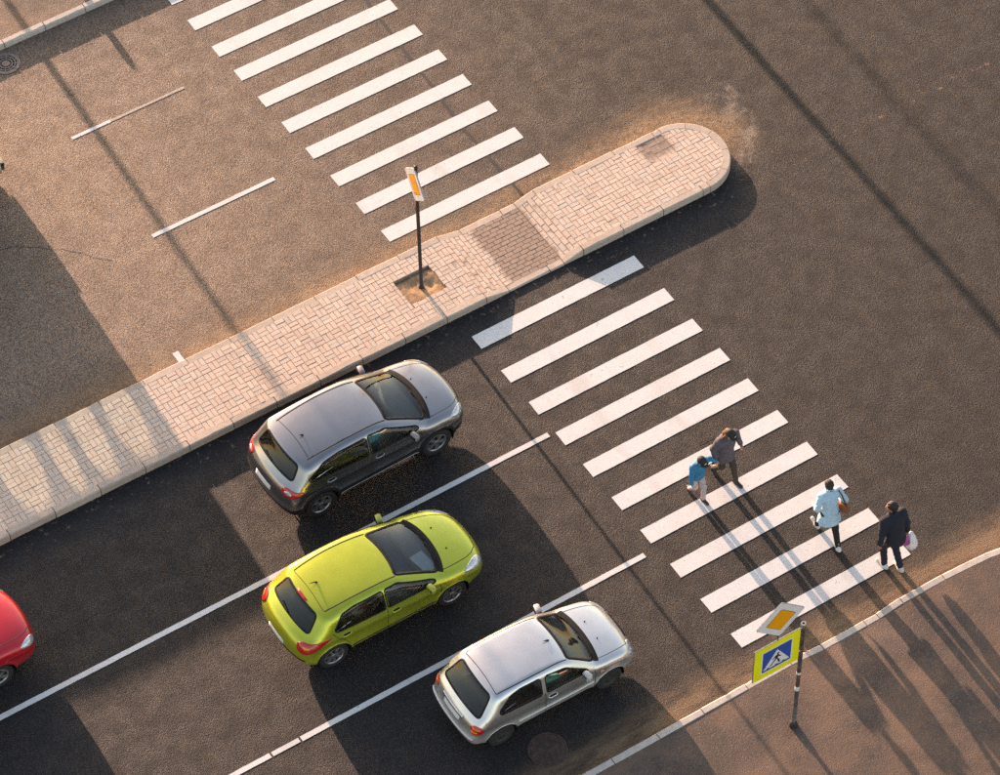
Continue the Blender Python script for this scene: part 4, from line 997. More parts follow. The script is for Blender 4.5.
# ---- small silver three-door
def silver_hatch():
    p = car_paint('silver_paint', (.76, .735, .70), .9, .3)
    sil = [(1.68, .2), (1.84, .28), (1.9, .42), (1.885, .56), (1.80, .68), (1.66, .79), (1.4, .87), (1.1, .93), (.95, .97), (.62, 1.2), (.38, 1.35), (.1, 1.415), (-.5, 1.442), (-.95, 1.42), (-1.18, 1.385), (-1.27, 1.35), (-1.44, 1.15), (-1.66, .93), (-1.76, .82), (-1.80, .70), (-1.83, .62), (-1.87, .54), (-1.87, .42), (-1.8, .27), (-1.6, .2), (0, .17)]
    sp = dict(name='silver_car', sil=sil, plan=[(-2.0, .72), (-1.7, .755), (-1.3, .785), (-.6, .795), (.5, .795), (1.1, .785), (1.5, .755), (1.75, .71), (2.0, .66)], belt=[(-1.9, .95), (-1.0, .93), (0, .90), (1.0, .87), (1.9, .68)], tumble=.34, bowf=.26, bowr=.20, crown=.08, wb=2.36, R=.28, tw=.16, rim=.175, track=.775, paint=p, round=.12, cabin_rear=-1.2, crease=.006,
              panels=[('bonnet', TOP, [(.9, -.60), (1.7, -.52), (1.8, 0), (1.7, .52), (.9, .60)]), ('tailgate', REAR, [(-.58, .60), (.58, .60), (.58, 1.3), (-.58, 1.3)]),
                      ('door', RIGHT, [(.84, .3), (.86, .9), (.3, 1.3), (-.22, 1.36), (-.25, .3)]), ('door', LEFT, [(-.84, .3), (-.86, .9), (-.3, 1.3), (.22, 1.36), (.25, .3)])])
    c = Car(sp)
    windows_common(c, (1.0, .95), (.40, 1.335), .64, .54, (-1.655, .945), (-1.25, 1.355), .62, .50)
    sidewins(c, [[(.72, .93), (.68, .98), (.26, 1.255), (-.17, 1.31), (-.19, .94)], [(-.30, .94), (-.28, 1.315), (-.7, 1.32), (-.92, 1.28), (-1.2, 1.06), (-1.18, .97)]], [M['glass'], M['glass_dark']])
    c.finish(); c.wheels(M['steel_dark'], 6, True); c.arch_trim(p, .025)
    seams(c, [[(.84, .92), (.86, .7), (.82, .33)], [(-.235, .95), (-.24, .33)], [(.82, .31), (-.24, .31)]])
    topseams(c, [[(.88, .62), (1.3, .60), (1.65, .54), (1.78, .42)]], .013); c.strip('panel_gap', TOP, [(1.78, .42), (1.83, 0), (1.78, -.42)], .012, M['gap'], .002)
    topseams(c, [[(.36, .55), (-.4, .575), (-.8, .57), (-1.14, .545)]], .02, M['trim'], 'roof_moulding', .004)
    c.strip('panel_gap', TOP, [(-1.15, .54), (-1.12, 0), (-1.15, -.54)], .014, M['gap'], .002)
    for sd in (-1, 1):
        k = 1 if sd < 0 else -1
        n = Vector((-.75, sd * .66, 0)).normalized(); e2 = Vector((0, 0, 1)); e1 = e2.cross(n); fr = (Vector((-1.68, sd * .69, .74)), e1, e2, n)
        c.patch('tail_lamp', fr, [(k * a, b) for a, b in [(-.15, -.09), (.12, -.09), (.15, .09), (-.11, .10)]], M['tail_red'], .008, ch=2)
        c.patch('tail_lamp_indicator', fr, [(k * a, b) for a, b in [(-.09, .01), (.08, .01), (.08, .05), (-.08, .05)]], M['tail_orange'], .0105, rings=2, ch=0)
        c.patch('tail_lamp_indicator', fr, [(k * a, b) for a, b in [(-.11, -.06), (.02, -.06), (.02, -.02), (-.10, -.02)]], M['tail_orange'], .0105, rings=2, ch=0)
        n = Vector((.8, sd * .5, .35)).normalized(); e1 = Vector((0, 0, 1)).cross(n).normalized(); e2 = n.cross(e1); fr = (Vector((1.78, sd * .56, .66)), e1, e2, n)
        c.patch('headlamp', fr, [(k * a, b) for a, b in [(.16, -.08), (.16, .06), (-.12, .07), (-.2, .02), (-.14, -.08)]], M['head_clear'], .006)
    for fr, sg in ((RIGHT, 1), (LEFT, -1)):
        c.patch('side_repeater', fr, [(sg * 1.0 - .035, .70), (sg * 1.0 + .035, .70), (sg * 1.0 + .035, .735), (sg * 1.0 - .035, .735)], M['tail_orange'], .008, ch=0, rings=2)
        c.strip('side_moulding', fr, [(sg * .82, .50), (sg * -.82, .50)], .045, p, .014, ch=0)
    c.strip('bumper_strip', REAR, [(-.7, .52), (0, .53), (.7, .52)], .05, p, .02); c.strip('plate_trim', REAR, [(-.34, .80), (.34, .80)], .05, p, .02)
    c.patch('number_plate', REAR, [(-.26, .66), (.26, .66), (.26, .765), (-.26, .765)], M['plate'], .006, ch=0)
    c.strip('grille', FRONT, [(-.3, .62), (0, .625), (.3, .62)], .08, M['trim'], .004)
    c.mirror(.62, .97, .79, p); c.handles([(-.08, .79)], p)
    c.interior(seats=((.10, .32), (.10, -.32), (-.72, .3), (-.72, -.3)), dash_x=.68, dash_z=.90, belt_drop=.3, sy_=-.34); c.wipers(0, 0, (-.5, .05), .46); c.antenna(.28, -.05, .12)
    for y in (-.22, .22):
        h, nn = c.cast(TOP, 1.25, y); mk('washer_jet', *tube_vf([h, h + nn * .015], .014, 8), M['trim'], c.root)
    place(c, -3.29, -6.372, -.93, 'small silver three-door hatchback in the kerb lane'); return c

# ---- red hatchback, its nose in the frame
def red_hatch():
    p = car_paint('red_paint', (.6, .009, .02), .35, .3)
    sil = [(2.0, .2), (2.16, .3), (2.2, .5), (2.185, .66), (2.1, .80), (1.8, .94), (1.42, 1.02), (1.15, 1.07), (.66, 1.28), (.3, 1.42), (-.1, 1.485), (-.6, 1.505), (-1.15, 1.46), (-1.62, 1.38), (-1.75, 1.3), (-1.97, .98), (-2.03, .85), (-2.05, .5), (-1.98, .28), (0, .17)]
    sp = dict(name='red_car', sil=sil, plan=[(-2.2, .80), (-1.5, .88), (-.8, .895), (.6, .895), (1.3, .89), (1.7, .86), (2.0, .81), (2.3, .74)], belt=[(-2.1, 1.0), (-1.2, 1.0), (0, .96), (1.2, .93), (2.2, .78)], tumble=.36, bowf=.32, bowr=.22, crown=.085, wb=2.36, R=.315, tw=.2, rim=.21, track=.88, paint=p, round=.13, cabin_rear=-1.35,
              panels=[('bonnet', TOP, [(1.1, -.68), (1.95, -.54), (2.08, 0), (1.95, .54), (1.1, .68)]), ('front_door', RIGHT, [(1.0, .3), (1.03, .95), (.35, 1.36), (-.12, 1.42), (-.14, .3)]), ('front_door', LEFT, [(-1.0, .3), (-1.03, .95), (-.35, 1.36), (.12, 1.42), (.14, .3)])])
    c = Car(sp); windows_common(c, (1.2, 1.05), (.3, 1.42), .70, .56, (-1.95, 1.0), (-1.7, 1.35), .6, .5)
    sidewins(c, [[(.98, .99), (.9, 1.03), (.2, 1.35), (-.09, 1.375), (-.10, 1.0)], [(-.15, 1.0), (-.14, 1.375), (-.75, 1.385), (-1.08, 1.33), (-1.3, 1.06)]], [M['glass'], M['glass_dark']])
    c.finish(); c.wheels(M['alloy'], 5); topseams(c, [[(1.08, .70), (1.5, .68), (1.9, .60), (2.08, .42)]], .014)
    for sd in (-1, 1):
        k = 1 if sd < 0 else -1; n = Vector((.6, sd * .5, .6)).normalized(); e1 = Vector((0, 0, 1)).cross(n).normalized(); e2 = n.cross(e1); fr = (Vector((1.95, sd * .68, .74)), e1, e2, n)
        c.patch('headlamp', fr, [(k * a, b) for a, b in [(.18, -.12), (.16, -.02), (-.02, .07), (-.26, .12), (-.24, .04), (-.08, -.09), (.05, -.13)]], M['head_clear'], .006)
    c.strip('grille', FRONT, [(-.5, .42), (0, .42), (.5, .42)], .16, M['trim'], .004)
    c.mirror(.8, 1.02, .88, p); c.handles([(.02, .85)], p); c.interior(dash_x=.9, dash_z=1.0); c.wipers(0, 0, (-.55, .05), .5)
    place(c, -12.90, -.06, 0, 'bright red car with only its nose in view at the left edge'); return c

# ---- minibus just outside the frame on the far carriageway: its rear bumper corner and its long shadow are in view
def minibus():
    p = car_paint('beige_van_paint', (.5, .42, .3), .1, .4)
    sil = [(3.95, .3), (4.1, .4), (4.12, .7), (4.0, 1.0), (3.6, 1.15), (2.95, 1.85), (2.7, 2.08), (2.1, 2.17), (-1.6, 2.17), (-2.36, 2.16), (-2.42, 2.1), (-2.42, 1.1), (-2.42, .7), (-2.42, .36), (-2.36, .28), (0, .24)]
    sp = dict(name='minibus', sil=sil, plan=[(-2.6, .95), (-2.2, .95), (3.0, .95), (3.7, .9), (4.2, .8)], belt=[(-2.6, 1.1), (4.2, 1.05)], tumble=.16, bowf=.2, bowr=.0, crown=.06, wb=3.3, R=.34, tw=.2, rim=.2, track=.93, paint=p, round=.05, cabin_rear=-2.2, vox=.04, crease=.0, panels=[])
    c = Car(sp); c.wfr, L = slope_frame((3.6, 1.15), (2.9, 1.9)); c.window('windscreen', c.wfr, [(-.75, .05), (.75, .05), (.68, L - .03), (-.68, L - .03)], M['glass'], 1, .04)
    c.window('rear_window', REAR, [(-.6, 1.2), (.6, 1.2), (.55, 1.85), (-.55, 1.85)], M['glass'])
    for nm, a, b in (('front_side_window', 2.25, 2.95), ('side_window', 1.2, 2.1), ('side_window', .1, 1.05), ('side_window', -.55, -.05), ('side_window', -1.3, -.65), ('side_window', -2.15, -1.4)):
        poly = [(b, 1.16), (b - (.35 if nm[0] == 'f' else 0), 1.86), (a, 1.86), (a, 1.16)]
        c.window(nm, RIGHT, poly, M['glass'], ch=2); c.window(nm, LEFT, [(-x, z) for x, z in poly], M['glass'], ch=2)
    c.finish(); c.wheels(M['steel_dark'], 6, True)
    c.strip('rear_bumper', REAR, [(-.92, .5), (0, .5), (.92, .5)], .2, p, .08)
    for fr, sg in ((RIGHT, 1), (LEFT, -1)): c.strip('rear_bumper', fr, [(sg * -2.15, .5), (sg * -2.38, .5)], .2, p, .05, ch=0)
    for sd in (-1, 1): c.patch('tail_lamp', REAR, [(sd * .78, .75), (sd * .9, .75), (sd * .9, 1.1), (sd * .78, 1.1)], M['tail_red'], .01, ch=0, rings=2)
    for sx in (.9, -.2, -1.1): 
        for sy in (.45, -.45): bm_obj('seat', rbox(.5, .46, .5, .06, 2, (sx, sy, .75)), M['seat'], c.root, True)
    place(c, -5.74 - 2.5, 11.3, 180, 'beige minibus at the left edge, its bumper and long shadow in view', 'minibus', 'minibus on the far carriageway'); return c
green = green_hatch(); grey = grey_crossover(); silver = silver_hatch(); red = red_hatch(); bus = minibus()
# ------------------------------------------------------------------ people
def two_bone(a, t, l1, l2, pole):
    a = np.array(a, float); t = np.array(t, float); d = t - a; L = min(np.linalg.norm(d), (l1 + l2) * .995); d = d / np.linalg.norm(d); t = a + d * L
    x = (l1 * l1 - l2 * l2 + L * L) / (2 * L); h = math.sqrt(max(l1 * l1 - x * x, 0)); p = np.array(pole, float); p = p - d * (p @ d); p /= np.linalg.norm(p) + 1e-9
    return a + d * x + p * h, t
SKIN = {}
def skin(name, col):
    if name not in SKIN: SKIN[name] = mat('skin_' + name, col, .5, var=.08, vscale=20)
    return SKIN[name]
def cloth(name, col, rough=.85, var=.18):
    return mat(name, col, rough, var=var, vscale=14, bump=.35, bscale=90)
def hand_vf(wrist, dirn, palm_n, side, s, curl=.5):
    """palm with five separate bent fingers; dirn = along the hand, palm_n = normal of the palm side, side = towards the thumb"""
    w = np.array(wrist, float); d = np.array(dirn, float); d /= np.linalg.norm(d); n = np.array(palm_n, float); n -= d * (n @ d); n /= np.linalg.norm(n)
    t = np.cross(d, n); t = t if t @ np.array(side, float) > 0 else -t
    P = lambda a, b, c: w + (d * a + t * b + n * c) * s
    segs = [(P(0, 0, 0), P(.03, 0, 0), .024, .026)] + [(P(.02, b * .6, 0), P(.085, b, .004), .017, .013) for b in (-.028, -.01, .01, .028)]
    fingers = []
    for b, ln in ((.031, .068), (.011, .078), (-.010, .072), (-.030, .056)):
        p0 = P(.082, b, .002); a1 = curl * .9; p1 = P(.082 + ln * .45 * math.cos(a1), b * 1.08, ln * .45 * math.sin(a1)); a2 = a1 + curl * 1.1
        p2 = P(.082 + ln * .45 * math.cos(a1) + ln * .32 * math.cos(a2), b * 1.1, ln * .45 * math.sin(a1) + ln * .32 * math.sin(a2)); a3 = a2 + curl * .7
        p3 = P(.082 + ln * .45 * math.cos(a1) + ln * .32 * math.cos(a2) + ln * .23 * math.cos(a3), b * 1.1, ln * .45 * math.sin(a1) + ln * .32 * math.sin(a2) + ln * .23 * math.sin(a3))
        fingers += [(p0, p1, .0095, .009), (p1, p2, .009, .0082), (p2, p3, .0082, .007)]
    fingers += [(P(.025, .03, .002), P(.055, .055, .012), .013, .0105), (P(.055, .055, .012), P(.08, .058, .028), .0105, .0085)]
    def fn(x, y, z):
        v = None
        for a, b, ra, rb in segs:
            q = sd_cone(x, y, z, a, b, ra * s, rb * s); v = q if v is None else smin(v, q, .012 * s)
        for a, b, ra, rb in fingers: v = smin(v, sd_cone(x, y, z, a, b, ra * s, rb * s), .004 * s)
        return v
    c = P(.08, 0, .01); r = .135 * s
    return surface_nets(fn, c - r, c + r, .0075, 1)
def person(name_label, loc, heading, h, feet, hands, cols, coat_hem=.86, cap=False, hair='short', hair_col=(.02, .014, .01), head_turn=0.0, head_tilt=0.0, lean=0.03, girth=1.0, skin_key='fair', seated=False, pelvis=None, coat_flare=0.0, group='people on the crossing', child=False, short_sleeve=False, voxel=.016, z0=0.0):
    s = h / 1.7; e = tag(empty('person', (loc[0], loc[1], z0), R_(heading)), name_label, 'person', group)
    S = lambda *v: np.array(v, float) * s; hk = 1.12 if child else 1.0     # a child's head is larger for its height
    pel = S(*(pelvis or (0, 0, .92))); chest = pel + S(lean * 1.2, 0, .36); neck = pel + S(lean * 1.8 + .01, 0, .535); head = neck + S(.03 + .06 * math.sin(head_tilt), 0, .135)
    sh = {k: pel + S(lean * 1.5, k * .185 * (1 if girth <= 1 else .5 + .5 * girth), .475) for k in (1, -1)}; hip = {k: pel + S(0, k * .09, -.03) for k in (1, -1)}
    knee, ank, elb, wri = {}, {}, {}, {}
    for k, ft in ((1, feet[0]), (-1, feet[1])): knee[k], ank[k] = two_bone(hip[k], np.array(ft[:3], float), .43 * s, .43 * s, (1, 0, 0 if not seated else 1))
    for k, hd in ((1, hands[0]), (-1, hands[1])): elb[k], wri[k] = two_bone(sh[k], np.array(hd, float), .285 * s, .26 * s, (-1, k * .45, -.2))
    sk = skin(skin_key, {'fair': (.5, .27, .19), 'warm': (.4, .2, .13)}[skin_key])
    ca, sa = math.cos(head_turn), math.sin(head_turn); ct, st = math.cos(head_tilt), math.sin(head_tilt)
    def hl(x, y, z):      # world -> head space
        X, Y, Z = x - head[0], y - head[1], z - head[2]; X, Y = X * ca + Y * sa, -X * sa + Y * ca; X, Z = X * ct - Z * st, X * st + Z * ct
        return X / (s * hk), Y / (s * hk), Z / (s * hk)
    def face(x, y, z):
        X, Y, Z = hl(x, y, z)
        v = sd_ell(X, Y, Z, (0, 0, .015), (.098, .077, .112)); v = smin(v, sd_ell(X, Y, Z, (.028, 0, -.062), (.062, .052, .055)), .03)
        v = smin(v, sd_cone(X, Y, Z, (.088, 0, .012), (.108, 0, -.022), .009, .014), .012)
        v = smin(v, sd_ell(X, Y, Z, (.078, 0, -.062), (.018, .026, .010)), .01)
        for k in (1, -1):
            v = smin(v, sd_ell(X, Y, Z, (-.006, k * .078, -.005), (.022, .012, .032)), .008); v = smax(v, -(sd_ell(X, Y, Z, (.1, k * .032, .012), (.016, .02, .012))), .012)
        return v * s * hk
    def bodyf(x, y, z):
        v = sd_cone(x, y, z, pel, chest, .115 * s, .125 * s); v = smin(v, sd_cone(x, y, z, sh[1], sh[-1], .06 * s, .06 * s), .08 * s); v = smin(v, sd_cone(x, y, z, hip[1], hip[-1], .09 * s, .09 * s), .06 * s)
        v = smin(v, sd_cone(x, y, z, neck - S(0, 0, .08), head - S(.01, 0, .06), .055 * s, .052 * s), .04 * s)
        for k in (1, -1):
            v = smin(v, sd_cone(x, y, z, hip[k], knee[k], .075 * s, .052 * s), .04 * s); v = smin(v, sd_cone(x, y, z, knee[k], ank[k] + S(0, 0, .05), .05 * s, .034 * s), .02 * s)
            v = smin(v, sd_cone(x, y, z, sh[k], elb[k], .05 * s, .038 * s), .03 * s); v = smin(v, sd_cone(x, y, z, elb[k], wri[k], .038 * s, .026 * s), .02 * s)
        return v
    P = np.stack([pel, chest, head, *sh.values(), *hip.values(), *knee.values(), *ank.values(), *elb.values(), *wri.values()]); lo, hi = P.min(0), P.max(0)
    lo[2] = min(lo[2], 0) ; pad = .17 * s
    Vs = []; b = surface_nets(bodyf, lo - .11 * s, np.minimum(hi + .13 * s, [9, 9, head[2]]), .024, 1); Vs.append((b[0], b[1]))
    fz = surface_nets(face, head - .15 * s * hk, head + .15 * s * hk, .0095, 1); Vs.append((fz[0], fz[1]))
    for k in (1, -1):
        d = wri[k] - elb[k]; hv = hand_vf(wri[k] - d / np.linalg.norm(d) * .01, d, (.2, -k, 0) if abs(d[2]) > abs(d[0]) else (0, -k * .4, -1), (1, 0, .3), s, .5); Vs.append((hv[0], hv[1]))
    V, F = join_vf([(v.tolist(), f.tolist()) for v, f in Vs]); body = mk('body', V, F, sk, e, True)
    for k in (1, -1):
        q = head + s * hk * np.array([(.084 * ct) * ca - k * .031 * sa, (.084) * sa + k * .031 * ca, .014 - .084 * st]); V, F = lathe_vf([(0, -.009), (.007, -.006), (.0095, 0), (.007, .006), (0, .009)], 10, 'Z'); mk('eye', V, F, M['eye'], body, True, loc=q)
    # clothes
    wr = lambda x, y, z, a: a * s * np.sin(z * 46 / s + 9 * y / s + 5 * np.sin(x * 13 / s)) * np.sin(z * 21 / s - 14 * y / s + 1.3)
    hem = coat_hem * s
    def jacket(x, y, z):
        g = girth
        v = sd_cone(x, y * (.86), z, pel * [1, .86, 1] + S(0, 0, .02), chest * [1, .86, 1], .145 * s * g, .15 * s * g)
        v = smin(v, sd_cone(x, y, z, sh[1] - S(0, .02, .01), sh[-1] + S(0, .02, -.01), .083 * s * g, .083 * s * g), .07 * s)
        if hem < pel[2]: v = smin(v, sd_cone(x, y * .86, z, pel * [1, .86, 1], np.array([pel[0], 0, hem - .05 * s]), .145 * s * g, (.165 + coat_flare) * s * g), .05 * s)
        for k in (1, -1):
            fa = np.array(sh[k]); v = smin(v, sd_cone(x, y, z, fa, elb[k], .075 * s * g, .06 * s * g), .045 * s)
            if not short_sleeve: v = smin(v, sd_cone(x, y, z, elb[k], wri[k] - (wri[k] - elb[k]) * .06, .06 * s * g, .047 * s * g), .03 * s)
        v = smin(v, sd_cone(x, y, z, neck - S(.0, 0, .05), neck + S(.0, 0, .015), .085 * s, .075 * s), .04 * s)
        v = np.maximum(v, hem - z); v = np.maximum(v, -(sd_cone(x, y, z, neck, head, .062 * s, .066 * s)))
        return v + wr(x, y, z, .006)
    V, F, N = surface_nets(jacket, np.minimum(lo, [0, 0, hem]) - .19 * s * girth, hi + .17 * s * girth, voxel); mk('jacket', V, F, cols['jacket'], e, True)
    def trousers(x, y, z):
        v = sd_cone(x, y, z, hip[1], hip[-1], .108 * s, .108 * s); v = smin(v, sd_cone(x, y, z, pel + S(0, 0, .12), pel, .115 * s, .125 * s), .05 * s)
        for k in (1, -1):
            v = smin(v, sd_cone(x, y, z, hip[k], knee[k], .098 * s, .072 * s), .03 * s); v = smin(v, sd_cone(x, y, z, knee[k], ank[k] + (knee[k] - ank[k]) * .02, .07 * s, .058 * s), .025 * s)
        return np.maximum(v, z - (pel[2] + .12 * s)) + wr(x, y, z, .005)
    V, F, N = surface_nets(trousers, lo - .13 * s, np.array([hi[0], hi[1], pel[2]]) + .16 * s, voxel); mk('trousers', V, F, cols['trousers'], e, True)
    for k, ft in ((1, feet[0]), (-1, feet[1])):
        pit = ft[3] if len(ft) > 3 else 0.0; a = ank[k]; d = np.array([math.cos(pit), k * .12, math.sin(pit)]); up = np.array([-math.sin(pit), 0, math.cos(pit)])
        heel = a - d * .055 * s - up * .045 * s; toe = a + d * .165 * s - up * .055 * s
        fn = lambda x, y, z: np.maximum(smin(sd_cone(x, y, z, heel, toe, .044 * s, .038 * s), sd_cone(x, y, z, a + up * .02, heel + d * .06 * s, .052 * s, .05 * s), .03 * s), -((x - a[0]) * up[0] + (z - a[2]) * up[2] + .085 * s))
        V, F, N = surface_nets(fn, np.minimum(heel, toe) - .08 * s, np.maximum(a, toe) + .1 * s, .014, 1)
        so = mk('shoe', V, F, cols['shoes'], e, True)
        fn2 = lambda x, y, z: np.maximum(fn(x, y, z) - .006 * s, (x - a[0]) * up[0] + (z - a[2]) * up[2] + .062 * s)
        V, F, N = surface_nets(fn2, np.minimum(heel, toe) - .09 * s, np.maximum(a, toe) + .08 * s, .014, 1); mk('sole', V, F, cols.get('sole', cols['shoes']), so, True)
    hm = mat('hair', hair_col, .6, var=.35, vscale=40, bump=.5, bscale=150)
    def hairf(x, y, z):
        X, Y, Z = hl(x, y, z)
        v = sd_ell(X, Y, Z, (-.012, 0, .022), (.108, .09, .118)); v = np.maximum(v, (X - .045) * .75 - (Z - .045) * .65 if hair != 'x' else v)
        v = np.maximum(v, -.07 - Z - np.clip(X, -1, 0) * .3)
        if hair in ('long', 'tail'):
            v = smin(v, sd_cone(X, Y, Z, (-.085, 0, .02), (-.10, 0, -.15 if hair == 'tail' else -.13), .06 if hair == 'long' else .035, .05 if hair == 'long' else .02), .03)
            if hair == 'long':
                for k in (1, -1): v = smin(v, sd_cone(X, Y, Z, (-.03, k * .075, -.02), (-.05, k * .075, -.15), .03, .02), .03)
        if hair == 'bun': v = smin(v, sd_ell(X, Y, Z, (-.115, 0, .02), (.035, .04, .04)), .015)
        return (v + .003 * np.sin(Y * 160 + X * 40)) * s * hk
    V, F, N = surface_nets(hairf, head - .3 * s, head + .19 * s, .0125, 1); mk('hair', V, F, hm, e, True)
    if cap:
        def capf(x, y, z):
            X, Y, Z = hl(x, y, z); v = np.maximum(sd_ell(X, Y, Z, (-.005, 0, .03), (.118, .1, .122)), .048 - Z)
            br = np.maximum(np.abs(Z - .052 + (X - .1) * .22 + Y * Y * 2.5) - .007, np.sqrt((X - .085) ** 2 + Y ** 2) - .095)
            return np.minimum(v, np.maximum(br, .02 - X)) * s * hk
        V, F, N = surface_nets(capf, head - .12 * s, head + .24 * s, .0105, 1); cp = mk('cap', V, F, M['cap_black'], e, True)
        fr = [(.112, -.03, .075), (.112, .03, .075), (.100, .028, .107), (.100, -.028, .107)]; q = []
        for X, Y, Z in fr:
            X *= 1.06; X, Z = X * ct + Z * st, -X * st + Z * ct; q.append(tuple(head + s * hk * np.array([X * ca - Y * sa, X * sa + Y * ca, Z])))
        mk('cap_logo', q, [(0, 1, 2, 3)], M['sign_white'], cp)
    return e, dict(sh=sh, wri=wri, pel=pel, s=s, elb=elb)
M['eye'] = mat('eye', (.03, .02, .015), .2); M['cap_black'] = mat('black_cap', (.012, .012, .013), .7, var=.2)
FT = lambda s, x, y, z=.085, p=0.0: (x, y, z * s, p)
# mother and child, walking towards the near sidewalk hand in hand
sM, sC = 1.64 / 1.7, 1.33 / 1.7
c_m = dict(jacket=cloth('mauve_grey_jacket', (.105, .085, .10)), trousers=cloth('brown_trousers', (.055, .038, .03)), shoes=mat('dark_shoes', (.025, .02, .018), .5))
mother, J = person('adult in a mauve grey jacket and black cap holding a child by the hand', (2.47, -4.26), -88, 1.62, (FT(sM, .27, .12), FT(sM, -.2, -.07, .12, -.4)), ((.08, .34, .92 * sM), (.05, -.25, .84)), c_m, .70, True, 'long', (.16, .075, .03), 0.25, .42, .05, 1.18, coat_flare=.02)
c_c = dict(jacket=cloth('bright_blue_jacket', (.005, .19, .36), .7), trousers=cloth('pale_pink_trousers', (.52, .42, .40)), shoes=mat('child_dark_shoes', (.03, .022, .02), .5))
child, Jc = person('child in a bright blue jacket, black cap and pale trousers', (1.77, -4.36), -90, 1.33, (FT(sC, .18, .05), FT(sC, -.16, -.05, .12, -.5)), ((.0, .44, .80), (.14, -.22, .66)), c_c, .84, True, 'short', (.05, .028, .015), .1, .4, .05, 1.08, child=True)
# strap bag on the mother's far shoulder
def world_pt(e, p): return e.matrix_basis @ Vector(p)
def strap(parent, pts, m, w=.035, t=.006):
    V = []; F = []; pts = [Vector(p) for p in pts]
    for i, p in enumerate(pts):
        d = (pts[min(i + 1, len(pts) - 1)] - pts[max(i - 1, 0)]).normalized(); o = Vector((p.x, p.y, 0)).normalized() if Vector((p.x, p.y, 0)).length > .02 else Vector((0, 0, 1)); o = (o + Vector((0, 0, .4))).normalized(); q = d.cross(o).normalized()
        for a, b in ((-w / 2, 0), (w / 2, 0), (w / 2, t), (-w / 2, t)): V.append(tuple(p + q * a + o * b))
    for i in range(len(pts) - 1):
        for k in range(4): F.append((i * 4 + k, i * 4 + (k + 1) % 4, i * 4 + 4 + (k + 1) % 4, i * 4 + 4 + k))
    return mk('strap', V, F, m, parent)
def blob_bag(name, loc, rz, r, m, label, cat, cut=None, parent_rot=0):
    e = tag(empty(name, loc, rz), label, cat)
    return e
M['bag_black'] = mat('black_bag_fabric', (.015, .014, .018), .7, var=.3); M['bag_tan'] = mat('tan_leather', (.28, .085, .02), .5, var=.25, vscale=20, bump=.3, bscale=80); M['strap_brown'] = mat('dark_strap', (.05, .022, .012), .6)
def shoulder_bag(name, label, loc, rz, size, m, strap_pts, ms):
    e = tag(empty(name, loc, rz), label, 'bag'); a, b, c = size
    fn = lambda x, y, z: smax(sd_ell(x, y, z, (0, 0, 0), (a, b, c)), np.abs(z + .02) - c * .86, .03) + .004 * np.sin(z * 60) * np.sin(x * 40)
    V, F, N = surface_nets(fn, (-a - .03, -b - .03, -c - .03), (a + .03, b + .03, c + .03), .014, 1); mk('bag_body', V, F, m, e, True)
    fl = lambda x, y, z: np.maximum(fn(x, y, z) - .006, .0 - z + .03 * np.cos(x * 20)); V, F, N = surface_nets(fl, (-a - .04, -b - .04, -.08), (a + .04, b + .04, c + .04), .014, 1); mk('flap', V, F, m, e, True)
    strap(e, strap_pts, ms, .028); return e
# ---- woman with tan bag, man with carrier bag, both walking to the far side
c_w = dict(jacket=cloth('pale_blue_coat', (.42, .62, .73), .75, .1), trousers=cloth('black_trousers', (.014, .013, .014)), shoes=mat('white_trainers', (.72, .68, .66), .5))
woman, Jw = person('woman in a pale blue quilted coat and black trousers seen from behind', (3.33, -6.57), 80, 1.64, (FT(1, .30, .075, .10, .25), FT(1, -.36, -.055, .115, -.45)), ((.18, .26, 1.02), (.14, -.27, .95)), c_w, .62, False, 'bun', (.025, .014, .010), .05, .15, .05, 1.02, coat_flare=.06)
shoulder_bag('shoulder_bag', "tan leather shoulder bag at the woman's right hip", tuple(world_pt(woman, (-.06, -.265, .93))), R_(80 + 8), (.15, .075, .14), M['bag_tan'], [(.06, .0, .12), (.10, .05, .28), (.10, .10, .46), (.06, .12, .545), (-.04, .11, .50), (-.08, .06, .3), (-.07, .0, .12)], M['strap_brown'])
c_n = dict(jacket=cloth('navy_jacket', (.012, .014, .024)), trousers=cloth('dark_blue_trousers', (.011, .012, .026)), shoes=mat('pale_trainers', (.62, .58, .55), .5))
sN = 1.82 / 1.7
man, Jm = person('man in a dark navy jacket carrying a carrier bag near the kerb', (3.95, -7.83), 88, 1.82, (FT(sN, .10, .11), FT(sN, -.12, -.11, .09, -.1)), ((.05, .33, .90), (.05, -.32, .90)), c_n, .84, False, 'short', (.012, .010, .009), .75, .1, .09, 1.1, skin_key='warm')
M['carrier'] = mat('white_plastic_film', (.74, .70, .70), .35, var=.12, vscale=10, bump=.6, bscale=18); M['carrier_pink'] = mat('magenta_plastic_film', (.45, .08, .30), .35, var=.4, vscale=10, bump=.6, bscale=18)
hw_ = world_pt(man, tuple(Jm['wri'][-1] + np.array([.02, -.01, -.07])))
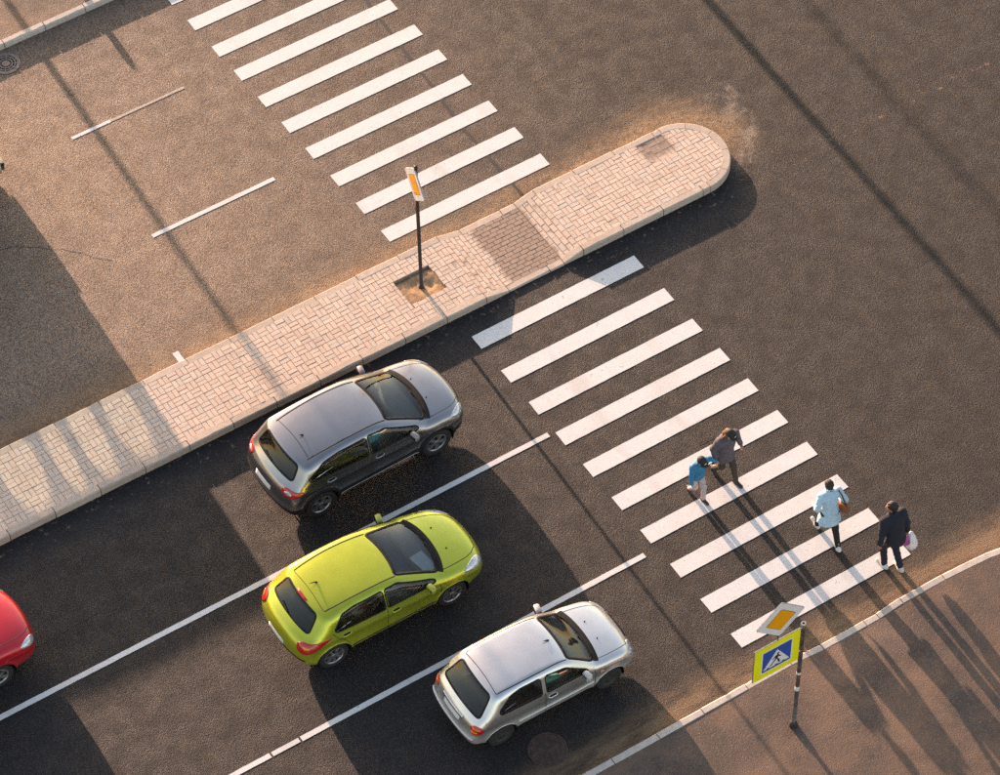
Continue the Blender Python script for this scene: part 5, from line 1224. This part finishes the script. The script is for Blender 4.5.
cb = tag(empty('carrier_bag', tuple(hw_), R_(70)), 'white and magenta plastic carrier bag hanging from the hand of the man in navy', 'bag')
def bagf(cx, cy, cz, a, b, c):
    def fn(x, y, z):
        t = np.clip((z - (cz - c)) / (2 * c), 0, 1); v = sd_ell(x / (1.05 - .45 * t), y / (1.05 - .5 * t), z, (cx, cy, cz), (a, b, c)); return v * .8 + .007 * np.sin(x * 55 + z * 30) * np.sin(y * 60 - z * 40)
    return fn
V, F, N = surface_nets(bagf(.0, -.13, -.30, .15, .15, .27), (-.24, -.36, -.62), (.24, .12, 0), .013, 1); mk('white_sack', V, F, M['carrier'], cb, True)
V, F, N = surface_nets(bagf(-.07, .0, -.19, .08, .075, .14), (-.26, -.18, -.46), (.16, .18, 0), .013, 1); mk('magenta_sack', V, F, M['carrier_pink'], cb, True)
for yy in (-.03, .03): mk('handle', *tube_vf([(-.03, yy, -.10), (-.012, yy * .4, -.02), (0, 0, .01), (.012, yy * .4, -.02), (.03, yy, -.10)], .008, 6), M['carrier'], cb, True)
# ---- people seated in the cars
c_d = dict(jacket=cloth('teal_shirt', (.10, .30, .25), .8, .12), trousers=cloth('driver_trousers', (.03, .03, .04)), shoes=mat('driver_shoes', (.03, .03, .03), .6))
def seat_in(c, x, y, label, cols, z=.0, hands=((.38, .2, .86), (.40, -.05, .88)), hair='short'):
    q = c.root.matrix_basis @ Vector((x, y, 0))
    person(label, (q.x, q.y), math.degrees(c.root.rotation_euler.z), 1.66, ((.78, .1, .26), (.80, -.1, .26)), hands, cols, .50, False, hair, (.05, .03, .02), 0, .05, -.07, 1.0, seated=True, pelvis=(0, 0, .55 + z), group='people sitting in the cars', voxel=.02, short_sleeve=True)
seat_in(silver, .02, -.34, 'person in a teal shirt sitting behind the side window of the silver car', c_d, -.03, ((.34, .14, .84), (.42, -.16, .80)))
c_g = dict(jacket=cloth('turquoise_top', (.08, .30, .34), .8, .12), trousers=c_d['trousers'], shoes=c_d['shoes'])
seat_in(grey, .12, -.36, 'person in a turquoise top sitting behind the side window of the grey car', c_g, .08)
